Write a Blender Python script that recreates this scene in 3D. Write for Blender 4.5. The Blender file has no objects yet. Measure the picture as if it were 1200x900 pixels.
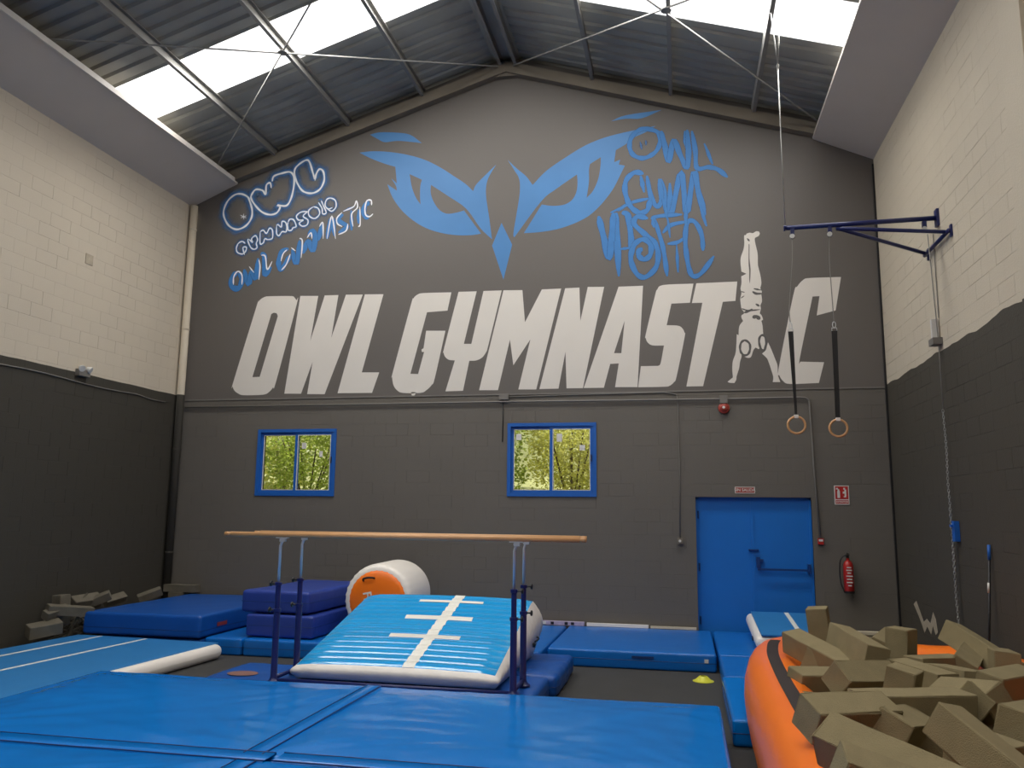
import bpy, bmesh, math, random
from mathutils import Vector, Matrix, noise
from mathutils.geometry import tessellate_polygon
random.seed(7)
C = bpy.context.scene.collection
S = bpy.context.scene

# ------------------------------------------------------------------ camera
H = 2.0                      # eye height above the trampoline beds
FPX = 956.0                  # focal length for a 1200 px wide frame
_d = Vector((200, -150, -FPX)).normalized()
_u = Vector((65, 6177, -FPX)); _u = (_u - _d*_u.dot(_d)).normalized()
_r = _d.cross(_u)
ROT = Matrix((_r, _d, _u))   # camera axes -> world axes
cam_data = bpy.data.cameras.new('camera'); cam_data.sensor_fit = 'HORIZONTAL'
cam_data.sensor_width = 36; cam_data.lens = FPX/1200*36; cam_data.clip_start = .05; cam_data.clip_end = 300
cam = bpy.data.objects.new('camera', cam_data); C.objects.link(cam)
cam.matrix_world = Matrix.Translation((0, 0, H)) @ ROT.to_4x4()
S.camera = cam
EYE = Vector((0, 0, H))
def ray(x, y): return ROT @ Vector((x-600, 450-y, -FPX))
def onY(x, y, Y): v = ray(x, y); return EYE + v*(Y/v.y)          # survey helpers: a sighted point on a known plane
def onZ(x, y, z): v = ray(x, y); return EYE + v*((z-H)/v.z)

# ------------------------------------------------------------------ light
world = bpy.data.worlds.new('world'); S.world = world; world.use_nodes = True
wn = world.node_tree; bg = wn.nodes['Background']
sky = wn.nodes.new('ShaderNodeTexSky'); sky.sky_type = 'NISHITA'; sky.sun_disc = False
sky.sun_elevation = math.radians(52); sky.sun_rotation = math.radians(75); sky.air_density = 1; sky.dust_density = 2.5
wn.links.new(sky.outputs[0], bg.inputs[0]); bg.inputs[1].default_value = .6
sun_d = bpy.data.lights.new('sun', 'SUN'); sun_d.energy = 15.0; sun_d.angle = .01; sun_d.color = (1, .95, .85)
sun = bpy.data.objects.new('sun', sun_d); C.objects.link(sun)
sun.rotation_euler = Vector((.80, -.12, -.75)).to_track_quat('-Z', 'Y').to_euler()
SLOPE = .317; RIDGE_X = -2.9; RIDGE_Z = 9.95
def roof_z(x): return RIDGE_Z - SLOPE*abs(x-RIDGE_X)
BAND = (10.13, 5.13, .13, -4.87)     # south edges of the metre-wide translucent roof bands
DAY = {10.13: 430, 5.13: 250, .13: 250, -4.87: 250}
for by in BAND:
    for s in (-1, 1):
        cx = RIDGE_X + s*(.25+5.25)/2
        ld = bpy.data.lights.new('skylight_daylight', 'AREA'); ld.shape = 'RECTANGLE'
        ld.size = 5.0/math.cos(math.atan(SLOPE)); ld.size_y = .98; ld.energy = DAY[by]; ld.color = (1, .97, .92)
        lo = bpy.data.objects.new('skylight_daylight', ld); C.objects.link(lo)
        lo.location = (cx, by+.5, roof_z(cx)+.055)
        lo.rotation_euler = (0, s*math.atan(SLOPE), 0)
S.view_settings.view_transform = 'Standard'; S.view_settings.look = 'None'
S.view_settings.gamma = 1; S.view_settings.use_curve_mapping = False
S.view_settings.exposure = -0.98

# ------------------------------------------------------------------ materials
def srgb(r, g, b):
    f = lambda c: (c/255/12.92) if c/255 <= .04045 else ((c/255+.055)/1.055)**2.4
    return (f(r), f(g), f(b), 1)
def mat(name, col, rough=.6, metal=0, var=.12, scale=6, bump=0, bscale=40, spec=.5, trans=0, coat=0):
    m = bpy.data.materials.new(name); m.use_nodes = True; nt = m.node_tree; b = nt.nodes['Principled BSDF']
    b.inputs['Roughness'].default_value = rough; b.inputs['Metallic'].default_value = metal
    b.inputs['Specular IOR Level'].default_value = spec; b.inputs['Transmission Weight'].default_value = trans
    b.inputs['Coat Weight'].default_value = coat
    col = col if len(col) == 4 else (*col, 1)
    tc = nt.nodes.new('ShaderNodeNewGeometry'); n = nt.nodes.new('ShaderNodeTexNoise')
    n.inputs['Scale'].default_value = scale; n.inputs['Detail'].default_value = 5
    nt.links.new(tc.outputs['Position'], n.inputs['Vector'])
    mx = nt.nodes.new('ShaderNodeMix'); mx.data_type = 'RGBA'
    mx.inputs['A'].default_value = [c*(1-var) for c in col[:3]]+[1]; mx.inputs['B'].default_value = [min(1, c*(1+var)) for c in col[:3]]+[1]
    nt.links.new(n.outputs['Fac'], mx.inputs['Factor']); nt.links.new(mx.outputs['Result'], b.inputs['Base Color'])
    if bump:
        n2 = nt.nodes.new('ShaderNodeTexNoise'); n2.inputs['Scale'].default_value = bscale; n2.inputs['Detail'].default_value = 4
        nt.links.new(tc.outputs['Position'], n2.inputs['Vector'])
        bp = nt.nodes.new('ShaderNodeBump'); bp.inputs['Strength'].default_value = bump; bp.inputs['Distance'].default_value = .01
        nt.links.new(n2.outputs['Fac'], bp.inputs['Height']); nt.links.new(bp.outputs[0], b.inputs['Normal'])
    return m
def paint_wall(name, dark, light, zline, wav, yscale=.9):
    """block wall painted in two tones; the edge of the dark paint is hand-cut"""
    m = mat(name, light, .75, var=.06, scale=1.5, bump=.35, bscale=60)
    nt = m.node_tree; b = nt.nodes['Principled BSDF']
    g = nt.nodes.new('ShaderNodeNewGeometry'); sp = nt.nodes.new('ShaderNodeSeparateXYZ'); nt.links.new(g.outputs['Position'], sp.inputs[0])
    w = nt.nodes.new('ShaderNodeTexNoise'); w.noise_dimensions = '1D'; w.inputs['Scale'].default_value = yscale; w.inputs['Detail'].default_value = 2
    nt.links.new(sp.outputs['Y'], w.inputs['W'])
    a = nt.nodes.new('ShaderNodeMath'); a.operation = 'MULTIPLY_ADD'; nt.links.new(w.outputs['Fac'], a.inputs[0])
    a.inputs[1].default_value = wav; a.inputs[2].default_value = zline - wav*.5
    lt = nt.nodes.new('ShaderNodeMath'); lt.operation = 'LESS_THAN'; nt.links.new(sp.outputs['Z'], lt.inputs[0]); nt.links.new(a.outputs[0], lt.inputs[1])
    old = b.inputs['Base Color'].links[0].from_socket
    # scuffs on the dark paint where the light undercoat shows
    sc = nt.nodes.new('ShaderNodeTexNoise'); sc.inputs['Scale'].default_value = 3.2; sc.inputs['Detail'].default_value = 9; sc.inputs['Roughness'].default_value = .75
    mp = nt.nodes.new('ShaderNodeMapping'); mp.inputs['Scale'].default_value = (1, .35, 2.2); nt.links.new(g.outputs['Position'], mp.inputs[0]); nt.links.new(mp.outputs[0], sc.inputs['Vector'])
    cr = nt.nodes.new('ShaderNodeValToRGB'); cr.color_ramp.elements[0].position = .70; cr.color_ramp.elements[1].position = .76
    cr.color_ramp.elements[0].color = dark; cr.color_ramp.elements[1].color = tuple(min(1, c*2.6) for c in dark[:3])+(1,)
    nt.links.new(sc.outputs['Fac'], cr.inputs[0])
    mx = nt.nodes.new('ShaderNodeMix'); mx.data_type = 'RGBA'
    nt.links.new(lt.outputs[0], mx.inputs['Factor']); nt.links.new(old, mx.inputs['A']); nt.links.new(cr.outputs[0], mx.inputs['B'])
    nt.links.new(mx.outputs['Result'], b.inputs['Base Color'])
    return m
def spray(name, col, soft=.5, alpha=1.0):
    """spray paint: opaque along the stroke, fading towards its edges (UV.x runs across the stroke)"""
    m = mat(name, col, .6, var=.12, scale=9)
    nt = m.node_tree; b = nt.nodes['Principled BSDF']
    uv = nt.nodes.new('ShaderNodeTexCoord'); sp = nt.nodes.new('ShaderNodeSeparateXYZ'); nt.links.new(uv.outputs['UV'], sp.inputs[0])
    mr = nt.nodes.new('ShaderNodeMapRange'); mr.interpolation_type = 'SMOOTHSTEP'
    mr.inputs['From Min'].default_value = 0; mr.inputs['From Max'].default_value = soft; mr.inputs['To Max'].default_value = alpha
    nt.links.new(sp.outputs['X'], mr.inputs['Value']); nt.links.new(mr.outputs[0], b.inputs['Alpha'])
    return m
M = {}
M['grey_wall'] = mat('grey_wall_paint', (.125, .112, .094), .62, var=.07, scale=1.2, bump=.3, bscale=50)
M['grey_smooth'] = mat('grey_render_paint', (.115, .102, .091), .55, var=.05, scale=.8, bump=.12, bscale=25)
M['left_wall'] = paint_wall('left_wall_paint', (.041, .036, .026, 1), (.55, .48, .375, 1), 4.0, .04)
M['right_wall'] = paint_wall('right_wall_paint', (.056, .048, .034, 1), (.56, .49, .375, 1), 3.95, .14)
M['letter'] = mat('white_mural_paint', (.66, .62, .56), .6, var=.04, scale=2)
M['owl_blue'] = mat('light_blue_mural_paint', (.050, .19, .43), .5, var=.18, scale=1.1)
M['spray_blue'] = spray('blue_spray_paint', (.030, .165, .42), .35)
M['spray_halo'] = spray('blue_overspray', (.045, .14, .32), 1.0, .9)
M['spray_white'] = spray('white_spray_paint', (.75, .76, .78), .35)
M['line_grey'] = mat('dark_outline_paint', (.10, .094, .086), .6, var=.03)
M['beam'] = mat('beige_beam', (.17, .145, .11), .7, var=.15, scale=3)
M['sheet'] = mat('galvanised_sheet', (.33, .33, .295), .55, metal=.05, var=.3, scale=1.3)
M['steel'] = mat('galvanised_steel', (.26, .255, .24), .55, metal=.3, var=.15)
M['soffit'] = mat('grey_lining_board', (.56, .51, .45), .55, var=.05, scale=2)
M['soffit_edge'] = mat('pale_edge_trim', (.62, .58, .52), .5)
M['floor'] = mat('black_bed', (.036, .035, .033), .8, var=.2, scale=3, bump=.2, bscale=300)
M['vinyl'] = mat('blue_vinyl', (.001, .165, .56), .20, var=.05, scale=2, bump=.16, bscale=7, spec=.3)
M['vinyl_mid'] = mat('blue_vinyl_old', (.004, .130, .48), .30, var=.10, scale=3, bump=.2, bscale=9, spec=.4)
M['vinyl_royal'] = mat('royal_blue_vinyl', (.006, .075, .33), .36, var=.10, scale=3, bump=.2, bscale=9, spec=.4)
M['vinyl_navy'] = mat('navy_vinyl', (.022, .050, .28), .36, var=.12, scale=3, bump=.25, bscale=8, spec=.4)
M['seam'] = mat('dark_blue_piping', (.004, .03, .14), .45)
M['track'] = mat('track_blue', (.026, .19, .47), .42, var=.06, scale=4, bump=.05, bscale=200)
M['pvc_white'] = mat('white_pvc', (.84, .79, .72), .38, var=.05, scale=3)
M['pvc_blue'] = mat('bright_blue_pvc', (.008, .31, .70), .13, var=.05, scale=3, bump=.06, bscale=30, spec=.5)
M['pvc_orange'] = mat('orange_pvc', (.97, .195, .010), .30, var=.06, scale=2)
M['tape'] = mat('white_tape', (.78, .77, .70), .45, var=.06)
M['black'] = mat('black_plastic', (.012, .012, .013), .4)
M['strap'] = mat('brown_black_webbing', (.022, .012, .010), .7)
M['foam'] = mat('olive_grey_foam', (.25, .205, .115), .95, var=.16, scale=8, bump=.5, bscale=160, spec=.1)
M['foam_old'] = mat('worn_grey_foam', (.135, .12, .092), .95, var=.25, scale=8, bump=.6, bscale=120, spec=.1)
M['wood'] = mat('pale_beech', (.66, .36, .16), .35, var=.12, scale=7)
M['wood_end'] = mat('darker_beech_tip', (.52, .27, .11), .4, var=.12, scale=7)
M['chrome'] = mat('chrome', (.62, .63, .62), .38, metal=.55, var=.05)
M['navy_steel'] = mat('navy_painted_steel', (.010, .018, .11), .32, var=.06)
M['frame_blue'] = mat('blue_window_paint', (.012, .11, .42), .4, var=.06)
M['door_blue'] = mat('blue_door_paint', (.005, .145, .52), .42, var=.07, scale=2)
M['door_dark'] = mat('dark_blue_fitting', (.006, .04, .17), .35)
M['red'] = mat('red_enamel', (.42, .018, .015), .35, var=.08)
M['red_dull'] = mat('dull_red_plastic', (.33, .045, .03), .35)
M['white'] = mat('white_plastic', (.62, .61, .58), .5)
M['paper'] = mat('white_print', (.66, .64, .60), .5)
M['rope'] = mat('grey_rope', (.24, .23, .21), .8)
M['zinc'] = mat('zinc_chain', (.42, .42, .40), .35, metal=.8)
M['hook_blue'] = mat('blue_plastic', (.01, .12, .50), .4)
M['yellow'] = mat('yellow_plastic', (.62, .62, .04), .45)
M['conduit'] = mat('grey_conduit', (.17, .158, .14), .5)
M['bare'] = mat('bare_plaster', (.40, .34, .25), .8, var=.3, scale=12)
M['plank'] = mat('pale_plank', (.60, .52, .38), .6, var=.2)
M['leaf'] = mat('leaf_green', (.42, .50, .09), .5, var=.6, scale=4)
M['leaf_yellow'] = mat('leaf_yellow_green', (.80, .72, .20), .5, var=.55, scale=5)
M['bark'] = mat('grey_brown_bark', (.12, .085, .06), .9, var=.3)
M['earth'] = mat('grassy_dry_ground', (.42, .42, .18), .9, var=.6, scale=4, bump=.5, bscale=5)
for k in ('leaf', 'leaf_yellow'):
    nt = M[k].node_tree; b = nt.nodes['Principled BSDF']; out = nt.nodes['Material Output']
    tr = nt.nodes.new('ShaderNodeBsdfTranslucent'); nt.links.new(b.inputs['Base Color'].links[0].from_socket, tr.inputs[0])
    ms = nt.nodes.new('ShaderNodeMixShader'); ms.inputs[0].default_value = .45
    nt.links.new(b.outputs[0], ms.inputs[1]); nt.links.new(tr.outputs[0], ms.inputs[2]); nt.links.new(ms.outputs[0], out.inputs[0])
g = bpy.data.materials.new('window_glass'); g.use_nodes = True; nt = g.node_tree; nt.nodes.remove(nt.nodes['Principled BSDF'])
gt = nt.nodes.new('ShaderNodeBsdfTransparent'); gt.inputs[0].default_value = (.93, .95, .93, 1); gg = nt.nodes.new('ShaderNodeBsdfGlossy'); gg.inputs['Roughness'].default_value = .03
ms = nt.nodes.new('ShaderNodeMixShader'); ms.inputs[0].default_value = .06
nt.links.new(gt.outputs[0], ms.inputs[1]); nt.links.new(gg.outputs[0], ms.inputs[2]); nt.links.new(ms.outputs[0], nt.nodes['Material Output'].inputs[0]); M['glass'] = g
g = bpy.data.materials.new('translucent_roof_sheet'); g.use_nodes = True; nt = g.node_tree; nt.nodes.remove(nt.nodes['Principled BSDF'])
gt = nt.nodes.new('ShaderNodeBsdfTranslucent'); gt.inputs[0].default_value = (.9, .9, .88, 1)
nt.links.new(gt.outputs[0], nt.nodes['Material Output'].inputs[0]); M['skylight'] = g

# ------------------------------------------------------------------ builders
class MB:
    def __init__(s): s.v = []; s.f = []; s.uv = None; s.mi = []
    def add(s, vs, fs, mi=0):
        o = len(s.v); s.v += [tuple(p) for p in vs]; s.f += [tuple(i+o for i in q) for q in fs]; s.mi += [mi]*len(fs)
    def box(s, x0, x1, y0, y1, z0, z1, mi=0, mtx=None):
        vs = [Vector((x, y, z)) for x in (x0, x1) for y in (y0, y1) for z in (z0, z1)]
        if mtx: vs = [mtx @ p for p in vs]
        s.add(vs, [(0, 1, 3, 2), (4, 6, 7, 5), (0, 4, 5, 1), (2, 3, 7, 6), (0, 2, 6, 4), (1, 5, 7, 3)], mi); return s
    def tube(s, pts, r, n=10, closed=False, mi=0, cap=True, flat=1.0):
        pts = [Vector(p) for p in pts]; N = len(pts); rs = r if isinstance(r, (list, tuple)) else [r]*N
        up = Vector((0, 0, 1)); vs = []; prev = None
        for i, p in enumerate(pts):
            a = pts[(i-1) % N] if (closed or i > 0) else p; b = pts[(i+1) % N] if (closed or i < N-1) else p
            t = (b-a).normalized()
            if prev is None:
                ref = up if abs(t.dot(up)) < .95 else Vector((1, 0, 0)); nrm = (ref - t*ref.dot(t)).normalized()
            else: nrm = (prev - t*prev.dot(t)).normalized()
            prev = nrm; bi = t.cross(nrm)
            for k in range(n):
                an = 2*math.pi*k/n; vs.append(p + (nrm*math.cos(an) + bi*math.sin(an)*flat)*rs[i])
        fs = []
        for i in range(N if closed else N-1):
            for k in range(n):
                a = i*n+k; b = i*n+(k+1) % n; c = ((i+1) % N)*n+(k+1) % n; d = ((i+1) % N)*n+k; fs.append((a, b, c, d))
        if not closed and cap: fs += [tuple(range(n-1, -1, -1)), tuple((N-1)*n+k for k in range(n))]
        s.add(vs, fs, mi); return s
    def lathe(s, prof, origin, axis=(0, 0, 1), n=24, mi=0):
        """prof: (radius, height) pairs along axis"""
        q = Vector((0, 0, 1)).rotation_difference(Vector(axis)); o = Vector(origin); vs = []
        for r, h in prof:
            for k in range(n):
                a = 2*math.pi*k/n; vs.append(o + q @ Vector((r*math.cos(a), r*math.sin(a), h)))
        fs = [(i*n+k, i*n+(k+1) % n, (i+1)*n+(k+1) % n, (i+1)*n+k) for i in range(len(prof)-1) for k in range(n)]
        fs += [tuple(range(n-1, -1, -1)), tuple((len(prof)-1)*n+k for k in range(n))]
        s.add(vs, fs, mi); return s
    def build(s, name, m, parent=None, smooth=False, loc=None):
        me = bpy.data.meshes.new(name)
        vs = s.v
        if loc is not None: vs = [(p[0]-loc[0], p[1]-loc[1], p[2]-loc[2]) for p in vs]
        me.from_pydata(vs, [], s.f); me.update()
        for mm in (m if isinstance(m, (list, tuple)) else [m]): me.materials.append(mm)
        for p, mi in zip(me.polygons, s.mi): p.material_index = mi
        if smooth: me.shade_smooth() if smooth is True else None
        o = bpy.data.objects.new(name, me); C.objects.link(o)
        if parent: o.parent = parent
        if loc is not None: o.location = loc
        return o
def smooth_by_angle(o, deg=40):
    o.data.shade_smooth()
    bm = bmesh.new(); bm.from_mesh(o.data)
    for e in bm.edges:
        if len(e.link_faces) == 2: e.smooth = e.calc_face_angle(0) < math.radians(deg)
    bm.to_mesh(o.data); bm.free(); return o
def tag(o, label=None, cat=None, group=None, kind=None):
    if label: o['label'] = label
    if cat: o['category'] = cat
    if group: o['group'] = group
    if kind: o['kind'] = kind
    return o
def empty(name, loc=(0, 0, 0), rz=0):
    o = bpy.data.objects.new(name, None); C.objects.link(o); o.location = loc; o.rotation_euler = (0, 0, rz); o.empty_display_size = .1; return o
def root(name, loc, label, cat, group=None, rz=0): return tag(empty(name, loc, rz), label, cat, group)
def rbox(mb, sx, sy, sz, r, cell=.12, disp=None, mi=0, rz=None):
    """soft rounded box, base at z=0, centred in x and y; disp(p, normal) -> offset"""
    rz = rz or r
    def axis(L, r):
        n = max(1, int(round((L-2*r)/cell))); a = [-L/2 + r*t for t in (0, .25, .55, 1)]
        mid = [-L/2+r+(L-2*r)*k/n for k in range(1, n)]; return a + mid + [-q for q in reversed(a)]
    ax = [axis(sx, r), axis(sy, r), axis(sz, rz)]
    seen = {}; vs = []; fs = []
    def vid(p):
        k = tuple(round(c, 5) for c in p)
        if k not in seen:
            inner = Vector((max(-sx/2+r, min(sx/2-r, p[0])), max(-sy/2+r, min(sy/2-r, p[1])), max(-sz/2+rz, min(sz/2-rz, p[2]))))
            d = Vector(p)-inner; d2 = Vector((d.x/r, d.y/r, d.z/rz)); nn = d2.normalized() if d2.length > 0 else Vector((0, 0, 1))
            q = inner + Vector((nn.x*r, nn.y*r, nn.z*rz)) + Vector((0, 0, sz/2))
            if disp: q = q + disp(q, nn)
            seen[k] = len(vs); vs.append(q)
        return seen[k]
    for a in range(3):
        b, c = (a+1) % 3, (a+2) % 3
        for side in (0, -1):
            A = ax[a][side]
            for i in range(len(ax[b])-1):
                for j in range(len(ax[c])-1):
                    q = []
                    for (ii, jj) in ((i, j), (i+1, j), (i+1, j+1), (i, j+1)):
                        p = [0, 0, 0]; p[a] = A; p[b] = ax[b][ii]; p[c] = ax[c][jj]; q.append(vid(p))
                    fs.append(tuple(q) if side == -1 else tuple(reversed(q)))
    mb.add(vs, fs, mi); return mb
def nz(p, s, seed=0): return noise.noise(Vector((p[0]*s+seed, p[1]*s+seed*1.7, p[2]*s)))
def catmull(pts, closed=False, sub=6):
    P = [Vector(p) for p in pts]; n = len(P); out = []
    for i in range(n if closed else n-1):
        g = lambda k: P[k % n] if closed else P[max(0, min(n-1, k))]
        p0, p1, p2, p3 = g(i-1), g(i), g(i+1), g(i+2)
        for k in range(sub):
            t = k/sub; out.append(.5*((2*p1)+(p2-p0)*t+(2*p0-5*p1+4*p2-p3)*t*t+(3*p1-p0-3*p2+p3)*t**3))
    if not closed: out.append(P[-1])
    return out
def text_mesh(body, size, mtx, name, m, parent, bold=0):
    cu = bpy.data.curves.new(name, 'FONT'); cu.body = body; cu.size = size; cu.align_x = 'CENTER'; cu.align_y = 'CENTER'; cu.offset = bold
    t = bpy.data.objects.new(name+'_curve', cu); C.objects.link(t)
    me = bpy.data.meshes.new_from_object(t); bpy.data.objects.remove(t); bpy.data.curves.remove(cu)
    me.transform(mtx); me.materials.clear(); me.materials.append(m)
    o = bpy.data.objects.new(name, me); C.objects.link(o); o.parent = parent; return o

# ------------------------------------------------------------------ the room
XL, XR, YB, YF = -8.95, 3.09, 13.2, -6.0
floor = MB().box(XL-.3, XR+.3, YF-.3, YB+.3, -.3, 0).build('floor', M['floor']); tag(floor, 'black trampoline bed and floor between the blue mats', kind='structure')

HOLES_BACK = [(-7.31, -5.86, 2.22, 3.35), (-2.80, -1.36, 2.24, 3.41), (.20, 1.92, -.1, 2.235)]   # windows, door
def rect_minus(r, holes):
    out = [r]
    for h in holes:
        nxt = []
        for (a, b, c, d) in out:
            if h[0] >= b or h[1] <= a or h[2] >= d or h[3] <= c: nxt.append((a, b, c, d)); continue
            if a < h[0]: nxt.append((a, h[0], c, d))
            if b > h[1]: nxt.append((h[1], b, c, d))
            aa, bb = max(a, h[0]), min(b, h[1])
            if c < h[2]: nxt.append((aa, bb, c, h[2]))
            if d > h[3]: nxt.append((aa, bb, h[3], d))
        out = nxt
    return out
def block_rects(u0, u1, z0, z1, holes, zoff=.04):
    rs = []; k = math.floor((z0-zoff)/.2)
    while zoff+k*.2 < z1-.001:
        a, b = max(z0, zoff+k*.2), min(z1, zoff+(k+1)*.2); u = u0 - (.2 if k % 2 else 0)
        while u < u1-.001:
            ua, ub = max(u0, u), min(u1, u+.4)
            if ub-ua > .02 and b-a > .02: rs += rect_minus((ua, ub, a, b), holes)
            u += .4
        k += 1
    return [r for r in rs if r[1]-r[0] > .02 and r[3]-r[2] > .02]
TH = .004
_bm = {}
def block_mesh(w, h, m, axis, open_=None):
    if open_ is None: open_ = random.random() < .22
    G_, BV = (.0016, .0024) if open_ else (.0003, .0008)
    key = (round(w, 3), round(h, 3), m.name, axis, open_)
    if key in _bm: return _bm[key]
    a, b = w/2-G_, h/2-G_
    # local: u along wall, t out of wall, z up
    ring = lambda i, t: [(-a+i, t, -b+i), (a-i, t, -b+i), (a-i, t, b-i), (-a+i, t, b-i)]
    vs = ring(0, 0)+ring(0, TH-BV)+ring(BV, TH)
    fs = [(8, 9, 10, 11)]+[(j*4+k, j*4+(k+1) % 4, j*4+4+(k+1) % 4, j*4+4+k) for j in (0, 1) for k in range(4)]
    if axis == 'back': vs = [(u, -t, z) for u, t, z in vs]
    elif axis == 'left': vs = [(t, u, z) for u, t, z in vs]
    else: vs = [(-t, u, z) for u, t, z in vs]; 
    if axis == 'left': fs = [tuple(reversed(f)) for f in fs]
    me = bpy.data.meshes.new('block'); me.from_pydata(vs, [], fs); me.materials.append(m)
    bm = bmesh.new(); bm.from_mesh(me); bmesh.ops.recalc_face_normals(bm, faces=bm.faces); bm.to_mesh(me); bm.free()
    # open at the back, so make sure that the front looks into the room
    f0 = me.polygons[0].normal; want = {'back': Vector((0, -1, 0)), 'left': Vector((1, 0, 0)), 'right': Vector((-1, 0, 0))}[axis]
    if f0.dot(want) < 0: me.flip_normals()
    _bm[key] = me; return me
def lay_blocks(wall, rects, plane, axis, m):
    def centre(r):
        u, z = (r[0]+r[1])/2, (r[2]+r[3])/2
        return Vector((u, plane, z)) if axis == 'back' else Vector((plane, u, z))
    rects = sorted(rects, key=lambda r: (centre(r)-EYE).length/max(.3, (r[1]-r[0])/.4))
    for i, r in enumerate(rects[:300]):
        o = bpy.data.objects.new('block', block_mesh(r[1]-r[0], r[3]-r[2], m, axis)); C.objects.link(o)
        o.location = centre(r) + Vector((random.uniform(-.0004, .0004),)*3); o.parent = wall
    mb = MB()
    for r in rects[300:]:
        me = block_mesh(r[1]-r[0], r[3]-r[2], m, axis); c = centre(r)
        mb.add([c+v.co for v in me.vertices], [tuple(p.vertices) for p in me.polygons])
    if mb.f: tag(mb.build('further_blocks', m, wall), kind='stuff')

# back wall: solid core with openings, smooth render above 3.9 m, blocks below
ZR = 3.9
wb = MB()
for (a, b, c, d) in rect_minus((XL-.3, XR+.3, -.3, ZR), HOLES_BACK): wb.box(a, b, YB+TH, YB+.26, c, d)
gable = [(XL-.3, ZR), (XR+.3, ZR), (XR+.3, roof_z(XR+.3)+.05), (RIDGE_X, RIDGE_Z+.05), (XL-.3, roof_z(XL-.3)+.05)]
wb.add([(x, YB, z) for x, z in gable]+[(x, YB+.26, z) for x, z in gable], [(0, 1, 2, 3, 4), (9, 8, 7, 6, 5), (0, 5, 6, 1)])
wall_back = tag(wb.build('wall_back', M['grey_smooth']), 'tall grey gable wall with the painted mural', kind='structure')
lay_blocks(wall_back, block_rects(XL, XR, .04, ZR, HOLES_BACK), YB+TH, 'back', M['grey_wall'])
# reveals of the openings
rv = MB()
for (a, b, c, d) in HOLES_BACK:
    c = max(c, 0)
    for q in ((a-.01, a, YB+.001, YB+.26, c, d), (b, b+.01, YB+.001, YB+.26, c, d), (a-.01, b+.01, YB+.001, YB+.26, d, d+.01)): rv.box(*q)
rv.build('reveal', M['grey_wall'], wall_back)

wl = MB().box(XL-.3, XL-TH, YF, YB, -.3, 8.6).build('wall_left', M['left_wall']); tag(wl, 'block wall on the left, cream above and black below', kind='structure')
lay_blocks(wl, block_rects(5.4, YB, .04, 7.64, []), XL-TH, 'left', M['left_wall'])
MB().box(XL-TH, XL, YF, 5.4, 0, 8.0).build('plain_stretch', M['left_wall'], wl)
wr = MB().box(XR+TH, XR+.3, YF, YB, -.3, 8.6).build('wall_right', M['right_wall']); tag(wr, 'block wall on the right, cream above and black below', kind='structure')
lay_blocks(wr, block_rects(5.4, YB, .04, 7.64, []), XR+TH, 'right', M['right_wall'])
MB().box(XR, XR+TH, YF, 5.4, 0, 8.0).build('plain_stretch', M['right_wall'], wr)
MB().box(XR-.035, XR+.01, 7.50, 7.98, 0, 8.0).build('pier', M['right_wall'], wr)
wf = MB(); wf.add([(x, YF, z) for x, z in [(XL-.3, -.3), (XR+.3, -.3), (XR+.3, 8.2), (RIDGE_X, 10.1), (XL-.3, 8.2)]], [(4, 3, 2, 1, 0)])
tag(wf.build('wall_front', M['grey_smooth']), 'grey gable wall at the near end of the hall', kind='structure')

# roof: metre-wide ribbed sheets on both slopes, translucent ones in bands
ceiling = tag(empty('ceiling', (0, 0, 0)), 'pitched roof of ribbed metal sheets with white skylight bands', kind='structure')
def roof_sheet(y0, y1, s, m, name):
    x0, x1 = RIDGE_X, (XR+.3 if s > 0 else XL-.3); prof = []; y = y0; p = .25
    while y < y1-1e-4:
        prof += [(y, 0), (min(y+.13, y1), 0), (min(y+.16, y1), .04), (min(y+.22, y1), .04)]; y += p
    prof.append((y1, 0)); q = []
    for t in prof:
        if not q or t[0] > q[-1][0]+1e-5: q.append(t)
    mb = MB(); vs = []
    for yy, h in q: vs += [(x0, yy, roof_z(x0)+.08+h), (x1, yy, roof_z(x1)+.08+h)]
    fs = [(2*i, 2*i+2, 2*i+3, 2*i+1) for i in range(len(q)-1)]
    mb.add(vs, fs); return mb.build(name, m, ceiling)
edges = sorted(set([YF-.3, YB+.3]+[b for b in BAND]+[b+1 for b in BAND]))
for a, b in zip(edges[:-1], edges[1:]):
    if any(abs(a-q) < 1e-6 for q in BAND):
        for s in (-1, 1):
            roof_sheet(a, b, s, M['skylight'], 'skylight_panel')
        continue
    y = b
    while y > a+1e-6:
        ya = max(a, y-1.0)
        for s in (-1, 1): roof_sheet(ya, y, s, M['sheet'], 'roof_sheet')
        y = ya
# ridge strip and solid ends of the translucent bands
MB().box(RIDGE_X-.25, RIDGE_X+.25, YF, YB, RIDGE_Z+.0, RIDGE_Z+.03).build('ridge_strip', M['sheet'], ceiling)
for px in (-8.55, -7.25, -5.82, -4.42, -3.0, -2.72, -1.37, -.05, 1.28, 2.55):
    mb = MB(); z = roof_z(px)
    mb.box(px-.03, px-.022, YF, YB-.02, z-.13, z+.02).box(px-.03, px+.03, YF, YB-.02, z-.138, z-.13).box(px-.03, px+.03, YF, YB-.02, z+.02, z+.028)
    mb.build('purlin', M['steel'], ceiling)
def slab_on_slope(mb, xa, xb, y0, y1, lo, hi):
    mb.add([(x, y, roof_z(x)+dz) for x in (xa, xb) for y in (y0, y1) for dz in (lo, hi)],
           [(0, 1, 3, 2), (4, 6, 7, 5), (0, 4, 5, 1), (2, 3, 7, 6), (0, 2, 6, 4), (1, 5, 7, 3)])
mb = MB(); slab_on_slope(mb, XL, RIDGE_X, YB-.14, YB-.002, -.30, -.10); slab_on_slope(mb, RIDGE_X, XR, YB-.14, YB-.002, -.30, -.10)
mb.build('wall_rafter', M['beam'], ceiling)
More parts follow.
